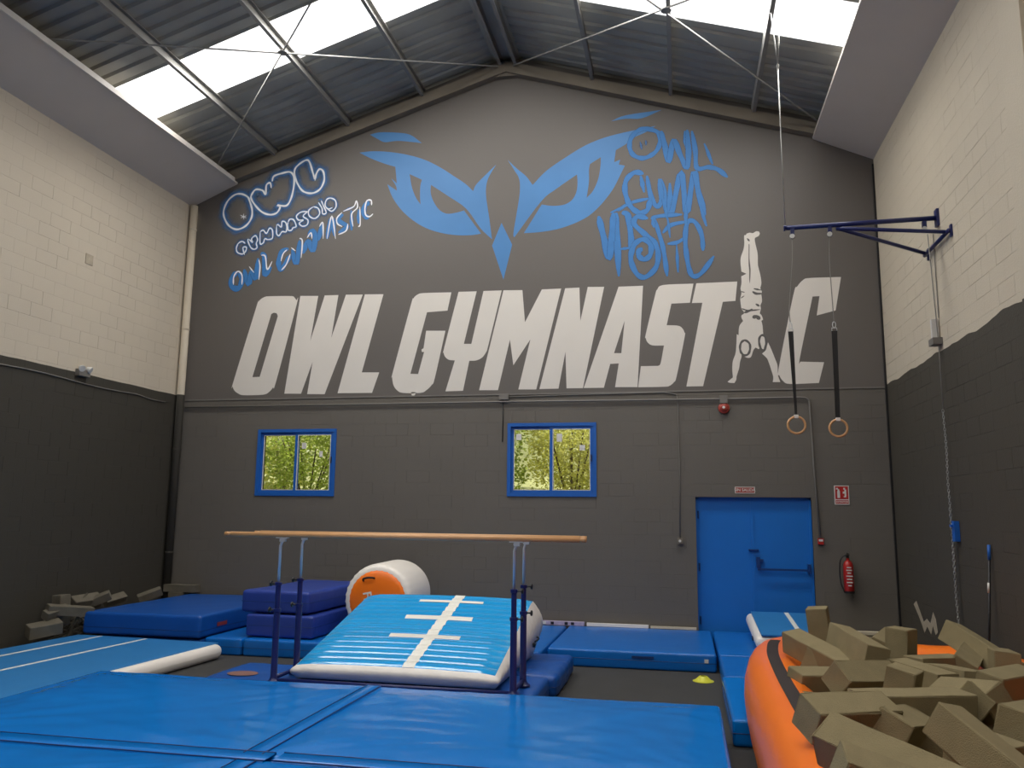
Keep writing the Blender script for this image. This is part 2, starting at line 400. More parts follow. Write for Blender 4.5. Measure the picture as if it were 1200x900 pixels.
mb = MB().box(RIDGE_X-.35, RIDGE_X+.45, YB-.10, YB-.004, RIDGE_Z-.37, RIDGE_Z-.30); mb.build('ridge_plate', M['beam'], ceiling)
for ry in (7.45, 2.3, -2.9):
    mb = MB()
    for (xa, xb) in ((XL, RIDGE_X), (RIDGE_X, XR)):
        slab_on_slope(mb, xa, xb, ry-.005, ry+.005, -.40, -.14); slab_on_slope(mb, xa, xb, ry-.07, ry+.07, -.41, -.40); slab_on_slope(mb, xa, xb, ry-.07, ry+.07, -.14, -.13)
    mb.build('rafter', M['steel'], ceiling)
def rp(x, y, dz=-.16): return (x, y, roof_z(x)+dz)
for (a, b) in (((-3.03, 13.05), (-8.9, 7.87)), ((-8.6, 13.05), (-2.95, 7.96)), ((-2.75, 13.05), (2.98, 7.74)), ((2.4, 13.05), (-2.85, 8.06))):
    MB().tube([rp(*a), rp(*b)], .014, 8).build('brace_rod', M['steel'], ceiling)
for c in ((-5.83, 10.56), (-.08, 10.62)):
    MB().lathe([(.0, -.01), (.075, -.01), (.075, .01), (0, .01)], rp(*c), (0, 0, 1), 12).build('brace_plate', M['steel'], ceiling)
# sloping lining boards along both eaves
for nm, xa, za, xb, zb in (('trim_1', XL, 7.60, -8.04, 7.99), ('trim_2', XR, 7.58, 2.19, 8.0)):
    mb = MB(); d = .05
    mb.add([(x, y, z+k) for x, z in ((xa, za), (xb, zb)) for y in (YF, YB-.01) for k in (0, d)], [(0, 1, 3, 2), (4, 6, 7, 5), (0, 4, 5, 1), (2, 3, 7, 6), (0, 2, 6, 4), (1, 5, 7, 3)])
    o = tag(mb.build(nm, M['soffit']), 'smooth grey lining board sloping along the %s eave' % ('left' if xa < 0 else 'right'), kind='structure')
    s = 1 if xb > xa else -1
    if s > 0: MB().box(xb-.01, xb+.02, YF, YB-.15, zb-.012, zb+.07).build('edge_strip', M['soffit_edge'], o)
# thin ledge pipe between render and block, upper edge of the dark paint
t3 = MB().box(XL+.01, XR-.01, YB-.012, YB, ZR+.0, ZR+.022).build('trim_3', M['conduit']); tag(t3, 'thin ledge under the mural along the back wall', kind='structure')
t4 = MB().box(XR-.03, XR-.004, YB-.03, YB-.002, .3, 7.5).build('trim_4', M['black']); tag(t4, 'dark joint strip in the right corner of the back wall', kind='structure')

# ------------------------------------------------------------------ mural (flat paint on the wall)
def wp(z, off, sc, layer=1):
    p = onY(off[0]+z[0]/sc, off[1]+z[1]/sc, YB); return Vector((p.x, YB-.0015*layer, p.z))
def soften(pts, lim=48, sub=4):
    n = len(pts); P = [Vector((p[0], p[1], 0)) for p in pts]
    soft = []
    for i in range(n):
        a, b = P[i]-P[i-1], P[(i+1) % n]-P[i]
        soft.append(a.length > 0 and b.length > 0 and math.degrees(a.angle(b)) < lim)
    out = []
    for i in range(n):
        out.append((P[i].x, P[i].y))
        j = (i+1) % n
        if soft[i] or soft[j]:
            p0 = P[i-1] if soft[i] else P[i]*2-P[j]; p3 = P[(j+1) % n] if soft[j] else P[j]*2-P[i]
            if not soft[i]: p0 = P[i]-(P[j]-P[i])
            p1, p2 = P[i], P[j]
            if (p2-p1).length < 2: continue
            for k in range(1, sub):
                t = k/sub; q = .5*((2*p1)+(p2-p0)*t+(2*p0-5*p1+4*p2-p3)*t*t+(3*p1-p0-3*p2+p3)*t**3); out.append((q.x, q.y))
    return out
def paint(name, loops, off, sc, m, layer=1, soft=True, label=None, lim=48):
    """one painted shape: outline plus holes"""
    ls = [[wp(p, off, sc, layer) for p in (soften(l, lim) if soft else l)] for l in loops]
    flat = [p for l in ls for p in l]; tris = tessellate_polygon([[Vector((p.x, p.z, 0)) for p in l] for l in ls])
    mb = MB(); fs = []
    for t in tris:
        a, b, c = [flat[i] for i in t]
        fs.append(t if (b-a).cross(c-a).y < 0 else (t[0], t[2], t[1]))
    mb.add(flat, fs); o = mb.build(name, m, wall_back); 
    if label: o['label'] = label
    return o
def strokes(name, lst, off, sc, m, layer=1, label=None, taper=False):
    """lst: (points, width in metres, closed)"""
    vs, fs, uvs = [], [], []
    for si, (pts, w, closed) in enumerate(lst):
        base = [wp(p, off, sc, layer) for p in pts]
        P = catmull(base, closed, 6) if len(base) > 2 else [base[0].lerp(base[-1], k/4) for k in range(5)]
        n = len(P); o = len(vs); dy = -.00012*si
        for i, p in enumerate(P):
            a = P[(i-1) % n] if (closed or i > 0) else p; b = P[(i+1) % n] if (closed or i < n-1) else p
            t = (b-a); t = t.normalized() if t.length > 1e-6 else Vector((1, 0, 0)); nn = Vector((-t.z, 0, t.x))
            end = 1 if closed else min(1, .35+.65*min(i, n-1-i)/2.5)
            hw = w*(.78 if m.name.startswith('blue_spray') else .62 if 'white' in m.name else .95)*end*(1+.12*math.sin(i*.9+si))
            for k, u in ((-1, 0), (0, 1), (1, 0)): vs.append(p+nn*hw*k+Vector((0, dy-.000012*i, 0))); uvs.append(u)
        for i in range(n if closed else n-1):
            j = (i+1) % n
            for k in (0, 1): fs.append((o+i*3+k, o+i*3+k+1, o+j*3+k+1, o+j*3+k))
    me = bpy.data.meshes.new(name); me.from_pydata([tuple(v) for v in vs], [], fs); me.update()
    uvl = me.uv_layers.new(name='across')
    for l in me.loops: uvl.data[l.index].uv = (uvs[l.vertex_index], 0)
    me.materials.append(m); o = bpy.data.objects.new(name, me); C.objects.link(o); o.parent = wall_back
    if label: o['label'] = label
    return o
A5, A6, A7, A8 = ((260, 320), 5.0), ((450, 310), 5.0), ((660, 310), 5.624), ((800, 260), 4.285)
LT = [
 ('O', A5, [[(205,190),(213,170),(230,152),(252,140),(280,136),(405,135),(425,142),(437,160),(439,182),(318,635),(300,670),(275,698),(240,713),(130,716),(100,708),(75,690),(64,665),(68,636)], [(290,240),(305,232),(322,236),(328,252),(222,608),(179,610)]]),
 ('W', A5, [[(460,134),(565,134),(518,398),(603,131),(683,129),(641,380),(727,127),(826,126),(602,710),(500,709),(532,520),(464,707),(366,707)]]),
 ('L', A5, [[(838,125),(947,124),(820,582),(922,582),(880,702),(678,704)]]),
 ('G', A6, [[(395,163),(372,270),(252,280),(155,640),(200,642),(235,512),(222,512),(220,498),(232,490),(247,388),(360,388),(298,665),(280,705),(250,735),(215,752),(110,752),(75,735),(55,705),(48,660),(52,630),(158,235),(172,200),(195,177),(235,167)]]),
 ('Y', A6, [[(437,160),(543,157),(468,465),(512,465),(583,155),(690,152),(612,470),(600,510),(575,545),(540,562),(500,564),(463,740),(360,743),(415,562),(380,558),(358,540),(349,515),(352,490)]]),
 ('M', A6, [[(700,151),(811,150),(826,338),(925,146),(1038,141),(892,732),(787,732),(858,438),(758,590),(738,440),(668,736),(557,737)]]),
 ('N', A7, [[(13,157),(107,152),(113,372),(162,148),(270,147),(130,815),(22,816),(15,575),(-31,818),(-157,821)]]),
 ('A', A7, [[(365,146),(526,140),(490,808),(342,808),(366,652),(310,655),(268,812),(135,814)], [(405,370),(383,584),(335,584)]]),
 ('S', A7, [[(660,135),(858,126),(835,252),(713,258),(682,400),(755,403),(785,420),(800,450),(800,480),(748,735),(730,775),(700,800),(660,806),(494,809),(512,670),(625,668),(642,650),(664,534),(590,533),(558,515),(544,485),(545,455),(605,205),(620,165)]]),
 ('T', A7, [[(877,124),(1147,112),(1135,240),(1052,246),(922,802),(812,804),(917,252),(848,254)]]),
 ('C', A8, [[(795,277),(768,445),(673,470),(687,373),(652,375),(588,685),(592,702),(710,705),(684,809),(540,814),(505,800),(485,770),(482,735),(555,370),(575,325),(605,292),(640,282)]]),
]
for ch, (off, sc), loops in LT: paint('mural_letter', loops, off, sc, M['letter'], 1, True, 'white painted block letter %s of the large mural word' % ch, lim=36)
paint('painted_drip', [[(158,748),(188,748),(180,765),(172,776),(164,768)]], (450, 310), 5.0, M['letter'], 1)
E2, E3 = ((410, 140), 4.5), ((570, 120), 4.286)
paint('owl_eye', [[(50,175),(120,168),(210,172),(310,188),(400,215),(480,255),(550,300),(610,340),(650,378),(665,345),(708,300),(772,238),(740,290),(722,335),(718,400),(735,520),(750,632),(690,575),(615,472),(520,405),(428,345),(426,385),(440,430),(470,475),(510,497),(560,492),(602,480),(692,602),(640,610),(560,610),(480,598),(400,572),(330,530),(270,475),(225,410),(198,342),(248,376),(243,350),(218,310),(248,338),(240,250),(180,232),(110,205)],
    [(315,288),(380,318),(372,350),(370,400),(373,448),(350,415),(328,360)]], *E2, M['owl_blue'], 1, True, 'left eye of the blue painted owl')
paint('brow_feather', [[(105,80),(160,68),(250,70),(320,82),(380,125),(320,118),(250,113),(185,120),(150,105)]], *E2, M['owl_blue'], 1, True)
paint('owl_beak', [[(800,545),(856,660),(810,845),(750,665)]], *E2, M['owl_blue'], 1, False, 'blue diamond beak of the painted owl')
paint('owl_eye', [[(108,290),(150,330),(200,372),(232,415),(300,345),(400,275),(500,215),(600,175),(720,145),(850,118),(800,150),(745,175),(700,210),(650,240),(642,300),(672,288),(665,312),(695,318),(670,370),(630,445),(560,530),(490,585),(380,630),(280,650),(188,657),(278,513),(330,520),(390,514),(430,490),(452,450),(458,400),(455,362),(350,435),(275,497),(140,678),(136,655),(155,540),(168,450),(165,385),(140,340)],
    [(575,275),(520,310),(515,340),(515,400),(503,480),(535,445),(560,390),(572,330)]], *E3, M['owl_blue'], 1, True, 'right eye of the blue painted owl')
paint('brow_feather', [[(625,95),(700,65),(880,38),(780,80),(700,82)]], *E3, M['owl_blue'], 1, True)
# handstand figure standing in for the letter I
F9 = ((845, 265), 9.0)
paint('handstand_figure', [[(245,95),(262,95),(268,80),(300,70),(335,74),(370,55),(400,58),(408,80),(395,105),(365,120),(355,140),(365,200),(385,290),(388,400),(395,440),(415,520),(425,600),(415,655),(430,690),(425,715),(430,760),(430,800),(415,835),(420,870),(408,920),(430,945),(443,985),(425,1000),(437,1050),(445,1150),(420,1160),(408,1200),(405,1290),(395,1298),(365,1280),(340,1310),(318,1375),(290,1390),(250,1378),(215,1345),(215,1380),(200,1430),(190,1500),(165,1580),(160,1620),(140,1655),(90,1652),(68,1642),(125,1595),(118,1500),(125,1420),(150,1350),(160,1270),(165,1140),(185,1150),(188,1080),(200,1040),(232,1000),(215,965),(215,940),(240,925),(238,900),(215,870),(205,800),(203,760),(215,700),(205,660),(215,600),(213,530),(268,502),(215,480),(206,400),(208,330),(235,250),(245,190),(243,120)],
    [(291,190),(300,200),(300,330),(308,420),(312,470),(308,560),(303,610),(297,560),(296,470),(290,400),(290,300)]], *F9, M['letter'], 1, True, 'white painted gymnast in a handstand')
paint('handstand_arm', [[(495,1225),(530,1300),(570,1400),(595,1470),(600,1570),(625,1645),(545,1645),(550,1590),(530,1520),(500,1430),(480,1390),(432,1345),(470,1310),(482,1270)]], *F9, M['letter'], 1)
paint('handstand_shoulder', [[(435,1150),(470,1180),(473,1250),(455,1305),(425,1300),(403,1240),(405,1180)]], *F9, M['letter'], 1.2)
strokes('figure_outline', [([(255,1205),(300,1240),(305,1300),(285,1350),(245,1362),(210,1330),(200,1275),(215,1225)], .018, True), ([(435,1150),(470,1180),(473,1250),(455,1305),(425,1300),(403,1240),(405,1180)], .018, True),
    ([(345,660),(420,675)], .02, False), ([(330,690),(370,712),(428,712)], .02, False), ([(365,820),(405,845)], .025, False), ([(240,915),(300,892),(335,880)], .02, False), ([(330,965),(375,955),(410,985)], .03, False), ([(215,870),(290,890),(410,880)], .012, False), ([(210,690),(250,700)], .012, False), ([(208,760),(245,735)], .012, False), ([(275,130),(300,160)], .02, False)], *F9, M['line_grey'], 2)
# spray tag on the right, over the owl's eye
T7, T6 = ((725, 140), 8.18), ((690, 240), 7.5)
o7 = strokes('spray_tag', [([(250,90),(370,120),(398,200),(370,290),(300,350),(220,372),(140,340),(105,270),(115,190),(170,120)], .062, True),
    ([(405,110),(440,240),(480,405),(525,200),(590,340),(655,460),(670,300),(655,100)], .07, False), ([(640,110),(660,300)], .11, False), ([(700,110),(735,300),(750,465),(860,458),(950,480),(1045,555)], .062, False), ([(820,230),(900,430)], .06, False),
    ([(240,520),(150,510),(75,580),(60,680),(95,800),(150,870),(220,895),(280,860),(300,760)], .07, False), ([(-10,880),(100,805),(300,755)], .045, False),
    ([(210,540),(245,700)], .07, False), ([(270,540),(310,740),(368,835),(410,760),(385,570)], .065, False), ([(400,570),(430,700),(455,900)], .075, False), ([(490,610),(505,900),(600,510),(650,900),(720,510),(765,700),(830,920)], .075, False)],
    *T7, M['spray_blue'], 2, 'blue sprayed graffiti words over the right eye')
strokes('spray_tag', [([(85,100),(130,280),(180,470),(205,250),(215,70)], .085, False), ([(240,70),(250,300),(265,630)], .08, False), ([(290,70),(345,100),(372,300),(378,440)], .08, False), ([(190,70),(350,0)], .05, False), ([(265,392),(365,378)], .05, False),
    ([(520,120),(425,105),(400,170),(500,265),(575,330),(610,430),(590,550),(500,635),(425,610),(372,500),(380,400),(420,330),(490,305),(545,360),(540,440),(490,480),(440,450),(445,400),(475,395)], .07, False),
    ([(545,125),(620,100),(820,85)], .055, False), ([(575,120),(640,330),(665,450),(690,630)], .06, False), ([(560,130),(575,200)], .07, False), ([(650,250),(720,180),(860,148)], .055, False), ([(690,345),(780,330),(850,285)], .05, False), ([(770,345),(785,595)], .05, False), ([(690,100),(715,290)], .04, False),
    ([(1005,405),(990,260),(930,150),(865,160),(848,300),(860,450),(890,590),(930,630),(1000,590),(1100,450)], .062, False), ([(670,0),(690,130)], .055, False), ([(850,0),(855,200)], .07, False), ([(975,0),(1035,190)], .06, False)],
    *T6, M['spray_blue'], 3, 'blue sprayed graffiti letters below the right eye')
strokes('spray_tag', [([(205,215),(225,290)], .05, False), ([(258,200),(265,250)], .05, False)], *T7, M['spray_halo'], 3)
# bubble letters and tag on the left
B3, B4, B1, B5 = ((250, 185), 9.0), ((330, 180), 9.0), ((250, 180), 5.455), ((260, 260), 10.59)
bub = [([(290,380),(360,410),(385,460),(410,550),(400,640),(340,720),(250,755),(170,720),(120,640),(110,560),(150,460),(220,395)], True),
       ([(612,320),(600,265),(560,290),(553,385),(520,345),(450,335),(410,380),(400,430),(450,510),(520,575),(600,600),(670,580),(705,520),(680,500),(770,505),(820,430),(850,300),(850,200),(810,150),(720,165),(640,195),(622,250)], False)]
bub4 = [([(355,285),(330,200),(295,90),(260,70),(190,110),(140,170),(145,260),(200,370),(260,412),(340,415),(410,370),(450,280),(440,190),(400,165),(365,220),(355,280)], False)]
strokes('spray_halo', [(p, .16, c) for p, c in bub], *B3, M['spray_halo'], 1); strokes('spray_halo', [(p, .16, c) for p, c in bub4], *B4, M['spray_halo'], 1.3)
strokes('spray_tag', [(p, .034, c) for p, c in bub]+[([(285,605),(350,635)], .02, False), ([(350,610),(290,635)], .02, False), ([(320,590),(322,650)], .02, False)], *B3, M['spray_white'], 2, 'white outlined bubble letters in the upper left of the mural')
strokes('spray_tag', [(p, .034, c) for p, c in bub4], *B4, M['spray_white'], 2)
small = [[(205,575),(185,562),(160,575),(148,605),(155,632),(185,642),(205,628),(212,600),(190,602),(200,648)], [(225,545),(222,560),(240,600),(262,612),(280,600),(275,575),(283,550),(270,525),(245,545),(252,568),(228,548)],
    [(300,500),(300,575),(320,570),(330,545),(350,550),(378,540),(378,490),(360,478),(340,510),(320,490),(300,500)], [(405,460),(405,510),(420,525),(440,500),(465,500),(470,470),(462,440),(440,435),(435,470),(415,455),(405,460)],
    [(478,440),(490,420),(515,425),(530,465),(510,475),(500,490),(480,490),(475,460),(478,440)], [(605,370),(560,375),(532,400),(545,425),(575,425),(550,445),(570,465),(600,455),(605,425),(575,400),(605,370)],
    [(640,340),(670,350),(680,385),(650,415),(615,400),(610,365),(640,340)], [(672,312),(695,350),(700,385),(722,378),(705,335),(690,300)], [(735,360),(760,368),(785,340),(780,300),(750,285),(725,295),(715,330),(735,355),(762,345)]]
strokes('spray_halo', [(p, .085, False) for p in small]+[([(670,298),(700,290)], .08, False)], *B1, M['spray_halo'], 1.6)
strokes('spray_tag', [(p, .022, False) for p in small], *B1, M['spray_white'], 2.2, 'row of small white bubble letters on the mural')
strokes('spray_tag', [([(190,620),(125,700),(130,810),(210,820),(250,720),(215,630)], .085, False), ([(275,590),(330,770),(370,620),(425,700),(450,450)], .08, False), ([(480,395),(530,430),(530,650),(615,560)], .075, False), ([(830,330),(740,380),(705,500),(730,590),(800,500),(850,410)], .075, False), ([(870,340),(930,510),(965,230)], .08, False)], *B5, M['spray_blue'], 1.8, 'blue sprayed word at the lower left of the mural')
strokes('spray_tag', [([(575,640),(605,560),(640,620),(655,500)], .08, False)], *B1, M['spray_blue'], 1.9)
strokes('spray_tag', [([(290,880),(325,810),(385,900),(430,740)], .075, False), ([(480,900),(525,690),(560,870)], .08, False), ([(650,640),(595,700),(690,770),(600,835)], .07, False), ([(735,600),(740,810)], .075, False), ([(650,610),(765,560)], .05, False), ([(810,590),(812,740)], .06, False), ([(930,520),(880,545),(868,640),(920,685)], .075, False)], *B4, M['spray_blue'], 1.8)
strokes('spray_tag', [([(145,780),(150,680),(200,615),(250,660),(250,780)], .026, False), ([(340,555),(400,630)], .026, False), ([(460,470),(475,560),(460,720)], .026, False), ([(490,415),(540,430),(565,590),(625,490)], .026, False), ([(735,490),(760,400),(810,345)], .022, False), ([(740,600),(800,530),(850,400)], .026, False), ([(860,320),(915,360)], .024, False), ([(965,205),(1000,240),(985,450)], .026, False)], *B5, M['spray_white'], 2.6)
strokes('spray_tag', [([(270,890),(310,835),(322,900)], .024, False), ([(400,770),(435,730),(440,900)], .026, False), ([(480,900),(530,660),(570,900)], .026, False), ([(640,620),(585,680),(590,740),(640,770)], .024, False), ([(700,740),(680,815),(600,855)], .026, False), ([(650,610),(760,560),(790,500),(800,570),(740,640),(755,770)], .024, False), ([(825,560),(830,740),(808,772)], .024, False), ([(950,545),(945,495),(900,500),(880,580),(890,650),(930,665),(965,635)], .026, False)], *B4, M['spray_white'], 2.6, 'thin white highlights on the blue sprayed word')

# ------------------------------------------------------------------ windows
def window(nm, x0, x1, z0, z1, stickers, label):
    w = tag(empty(nm, ((x0+x1)/2, YB, z0)), label, kind='structure'); cx = (x0+x1)/2
    L = lambda mb, name, m, par=w: mb.build(name, m, par)
    def frame_mb(a, b, c, d, t, ya, yb):
        mb = MB(); mb.box(a, b, ya, yb, d-t, d).box(a, b, ya, yb, c, c+t).box(a, a+t, ya, yb, c+t, d-t).box(b-t, b, ya, yb, c+t, d-t); return mb
    def local(mb): mb.v = [(p[0]-cx, p[1]-YB, p[2]-z0) for p in mb.v]; return mb
    L(local(frame_mb(x0-.015, x1+.015, z0-.015, z1+.015, .055, YB-.02, YB+.06)), 'window_frame', M['frame_blue'])
    m_ = x0+(x1-x0)*.50
    for k, (a, b, y) in enumerate(((x0+.035, m_+.03, YB+.03), (m_-.03, x1-.035, YB+.0))):
        s = L(local(frame_mb(a, b, z0+.035, z1-.035, .05, y, y+.028)), 'sash', M['frame_blue'])
        L(local(MB().box(a+.045, b-.045, y+.012, y+.017, z0+.08, z1-.08)), 'pane', M['glass'], s)
        L(local(frame_mb(a+.05, b-.05, z0+.085, z1-.085, .012, y-.002, y+.01)), 'white_gasket', M['white'], s)
    for (u, v, ww, hh) in stickers:
        x = x0+(x1-x0)*u; z = z1-(z1-z0)*v; L(local(MB().box(x, x+ww, YB-.004, YB-.001, z-hh, z)), 'sticker', M['paper'])
    L(local(MB().box(x1-.075, x1-.06, YB-.02, YB, z0+.55, z0+.66)), 'latch', M['black'])
window('window_1', -7.31, -5.86, 2.22, 3.35, [(.57, .20, .08, .10), (.80, .33, .06, .10)], 'left blue framed sliding window with foliage outside')
window('window_2', -2.80, -1.36, 2.24, 3.41, [(.09, .14, .09, .10), (.56, .14, .09, .13), (.82, .30, .09, .09)], 'right blue framed sliding window with white stickers')

# ------------------------------------------------------------------ doors
d = tag(empty('door_1', (1.06, YB+.10, 0)), 'blue double metal door in the back wall', kind='structure')
yd = YB+.085
def part(mb, name, m, par, o=None):
    o = o or par.matrix_world.translation; 
    return mb.build(name, m, par)
def dl(*a): return MB().box(a[0]-1.06, a[1]-1.06, a[2]-YB-.10, a[3]-YB-.10, a[4], a[5])
leafL = dl(.235, 1.045, yd, yd+.05, .0, 2.2).build('door_leaf', M['door_blue'], d)
leafR = dl(1.053, 1.885, yd-.006, yd+.05, .0, 2.2).build('door_leaf', M['door_blue'], d)
mb = dl(.20, .235, yd-.03, yd+.06, 0, 2.235); 
for q in ((1.885, 1.92, yd-.03, yd+.06, 0, 2.235), (.20, 1.92, yd-.03, yd+.06, 2.2, 2.235)):
    mb.box(q[0]-1.06, q[1]-1.06, q[2]-YB-.10, q[3]-YB-.10, q[4], q[5])
mb.build('door_frame', M['door_blue'], d)
dl(1.03, 1.07, yd-.016, yd-.006, 0, 2.2).build('cover_strip', M['door_blue'], leafR)
b_ = dl(1.09, 1.14, yd-.07, yd, 1.17, 1.33); b_.box(.03, .13, yd-.06-YB-.10, yd-YB-.10, 1.26, 1.30); b_.build('lock_case', M['door_dark'], leafR)
dl(.98, 1.13, yd-.04, yd-.006, 1.425, 1.445).build('handle', M['door_dark'], leafR)
dl(1.10, 1.86, yd-.10, yd-.075, 1.135, 1.165).build('push_bar', M['door_dark'], leafR)
dl(1.83, 1.87, yd-.11, yd, 1.10, 1.24).build('bar_bracket', M['door_dark'], leafR)
for z in (.3, 1.1, 1.9): dl(.222, .25, yd-.03, yd-.0, z, z+.12).build('hinge', M['door_dark'], leafL)

# ------------------------------------------------------------------ things on the back wall
def wall_text(body, size, x, z, m, par, bold=.0, y=YB-.012, rot=0):
    mtx = Matrix.Translation((x, y, z)) @ Matrix.Rotation(math.pi/2, 4, 'X') @ Matrix.Rotation(rot, 4, 'Z')
    if par is not None: mtx = par.matrix_basis.inverted() @ mtx
    return text_mesh(body, size, mtx, 'lettering', m, par, bold)
def R(mb, r_): l = r_.location; mb.v = [(p[0]-l[0], p[1]-l[1], p[2]-l[2]) for p in mb.v]; return mb
s1 = root('exit_sign', (.95, YB, 2.345), 'small white and red no-exit sign above the blue double door', 'sign')
R(MB().box(.80, 1.10, YB-.01, YB, 2.295, 2.395), s1).build('plate', M['paper'], s1)
R(MB().box(.81, 1.09, YB-.011, YB-.01, 2.305, 2.385), s1).build('red_field', M['red_dull'], s1)
wall_text('SIN SALIDA', .062, .95, 2.345, M['paper'], s1, .001, YB-.0125)
s2 = root('extinguisher_sign', (2.36, YB, 2.28), 'red and white fire extinguisher sign on the back wall', 'sign')
R(MB().box(2.255, 2.465, YB-.01, YB, 2.135, 2.42), s2).build('plate', M['paper'], s2)
R(MB().box(2.267, 2.453, YB-.011, YB-.01, 2.215, 2.408).box(2.267, 2.453, YB-.011, YB-.01, 2.147, 2.2), s2).build('red_field', M['red'], s2)
pg = MB().box(2.295, 2.335, YB-.0125, YB-.011, 2.235, 2.34).box(2.303, 2.327, YB-.0125, YB-.011, 2.34, 2.365).box(2.28, 2.31, YB-.0125, YB-.011, 2.362, 2.385)
pg.box(2.385, 2.42, YB-.0125, YB-.011, 2.245, 2.26).box(2.375, 2.40, YB-.0125, YB-.011, 2.30, 2.33).box(2.40, 2.425, YB-.0125, YB-.011, 2.26, 2.36).box(2.385, 2.41, YB-.0125, YB-.011, 2.36, 2.385)
R(pg, s2).build('pictogram', M['paper'], s2)
wall_text('EXTINTOR', .036, 2.36, 2.173, M['paper'], s2, .001, YB-.0125)
ex = root('fire_extinguisher', (2.38, YB-.11, .85), 'red fire extinguisher hung on the back wall right of the door', 'fire extinguisher')
o = MB().lathe([(.0, 0), (.062, .0), (.072, .015), (.072, .38), (.066, .42), (.045, .455), (.022, .47), (.022, .50), (0, .50)], (0, 0, .0), n=28).build('cylinder', M['red'], ex); smooth_by_angle(o)
MB().lathe([(.075, 0), (.075, .03), (.070, .031), (.070, 0)], (0, 0, -.004), n=28).build('base_ring', M['black'], ex)
MB().box(-.018, .018, -.02, .02, .50, .54).box(-.016, .016, -.09, .03, .54, .552).box(-.014, .014, -.08, .02, .56, .572).build('valve', M['black'], ex)
o = MB().tube(catmull([(0, -.01, .53), (-.06, -.02, .53), (-.11, -.03, .46), (-.125, -.03, .32), (-.115, -.03, .14), (-.085, -.03, .04), (-.07, -.03, .0)]), .010, 8).build('hose', M['black'], ex, True)
MB().box(-.03, .03, .07, .108, .33, .40).build('bracket', M['black'], ex)
for k, ln in enumerate(('IIII', 'MMMM', 'IMI', 'MIMM', 'IIM', 'MMI')): pass
for k, z in enumerate((.36, .32, .28, .235, .19, .145, .10)):
    w = (.035, .045, .03, .05, .04, .045, .03)[k]; MB().box(-w+.004, w-.006, -.0755, -.068, z, z+.016).build('label_line', M['paper'], ex)
cp = root('call_point', (2.025, YB, 1.585), 'small red fire alarm call point right of the blue door', 'alarm')
R(MB().box(1.985, 2.065, YB-.045, YB, 1.54, 1.63), cp).build('housing', M['red'], cp)
R(MB().box(1.995, 2.055, YB-.048, YB-.045, 1.585, 1.615), cp).build('break_glass', M['paper'], cp)
si = root('fire_alarm_siren', (.67, YB, 3.68), 'round red fire alarm siren under the pipe above the door', 'alarm')
R(MB().box(.61, .73, YB-.06, YB, 3.70, 3.83), si).build('junction_box', M['conduit'], si)
o = MB().lathe([(.0, 0), (.085, 0), (.09, .02), (.085, .045), (.05, .06), (.045, .085), (0, .09)], (0, 0, -.055), (0, -1, 0), 24).build('horn', M['red_dull'], si); smooth_by_angle(o)
MB().lathe([(0, 0), (.022, 0), (.022, .012), (0, .014)], (-.005, -.088, -.05), (0, -1, 0), 14).build('cap', M['paper'], si)
def thing_mesh(mb, name, m, label, cat, group=None, smooth=False):
    # origin at the base centre of the shape
    xs = [p[0] for p in mb.v]; ys = [p[1] for p in mb.v]; zs = [p[2] for p in mb.v]
    o = mb.build(name, m, None, smooth, ((min(xs)+max(xs))/2, (min(ys)+max(ys))/2, min(zs)))
    return tag(o, label, cat, group)
yc = YB-.032
thing_mesh(MB().tube([(-8.80, yc, 3.78), (-2.9, yc, 3.785), (.55, yc, 3.77), (1.82, yc, 3.775), (1.90, yc, 3.765), (1.945, yc, 3.73), (1.955, yc, 3.65), (1.98, yc, 2.6), (2.02, yc, 1.64)], .014, 8), 'conduit_pipe', M['conduit'], 'long grey conduit along the back wall dropping to the red call point', 'pipe', smooth=True)
thing_mesh(MB().tube([(-2.86, YB-.010, 3.865), (-1.5, YB-.010, 3.885), (-.25, YB-.010, 3.895), (-.06, YB-.010, 3.86), (-.04, YB-.010, 3.7), (-.03, YB-.010, 2.6), (-.05, YB-.010, 1.60)], .009, 8), 'cable', M['conduit'], 'dark cable dropping from the mural ledge to the socket box left of the door', 'cable', smooth=True)
thing_mesh(MB().tube([(-2.90, YB-.010, 3.86), (-2.895, YB-.010, 3.5), (-2.90, YB-.010, 3.12)], .008, 8), 'cable', M['black'], 'short black cable hanging from the junction box beside the right window', 'cable', smooth=True)
thing_mesh(MB().box(-2.96, -2.80, YB-.05, YB, 3.82, 3.92), 'junction_box', M['conduit'], 'grey junction box under the mural letter M', 'box')
sb = thing_mesh(MB().box(-.09, -.01, YB-.05, YB, 1.51, 1.60), 'socket_box', M['beam'], 'small beige socket box on the wall left of the blue door', 'box')
MB().lathe([(0, 0), (.02, 0), (.02, .02), (0, .02)], (0, -.025, .045), (0, -1, 0), 10).build('socket', M['white'], sb)
# downpipe in the left corner
dp = root('downpipe', (-8.86, YB-.09, .0), 'pale downpipe in the left corner, black below the paint line', 'pipe')
o = MB().tube([(0, 0, .1), (0, 0, 7.58)], .068, 16).build('pipe', M['left_wall'], dp, True)
for z in (1.2, 3.0, 5.2, 7.1): MB().lathe([(.0, 0), (.075, 0), (.075, .03), (0, .03)], (0, 0, z), n=16).build('clip', M['left_wall'], dp)
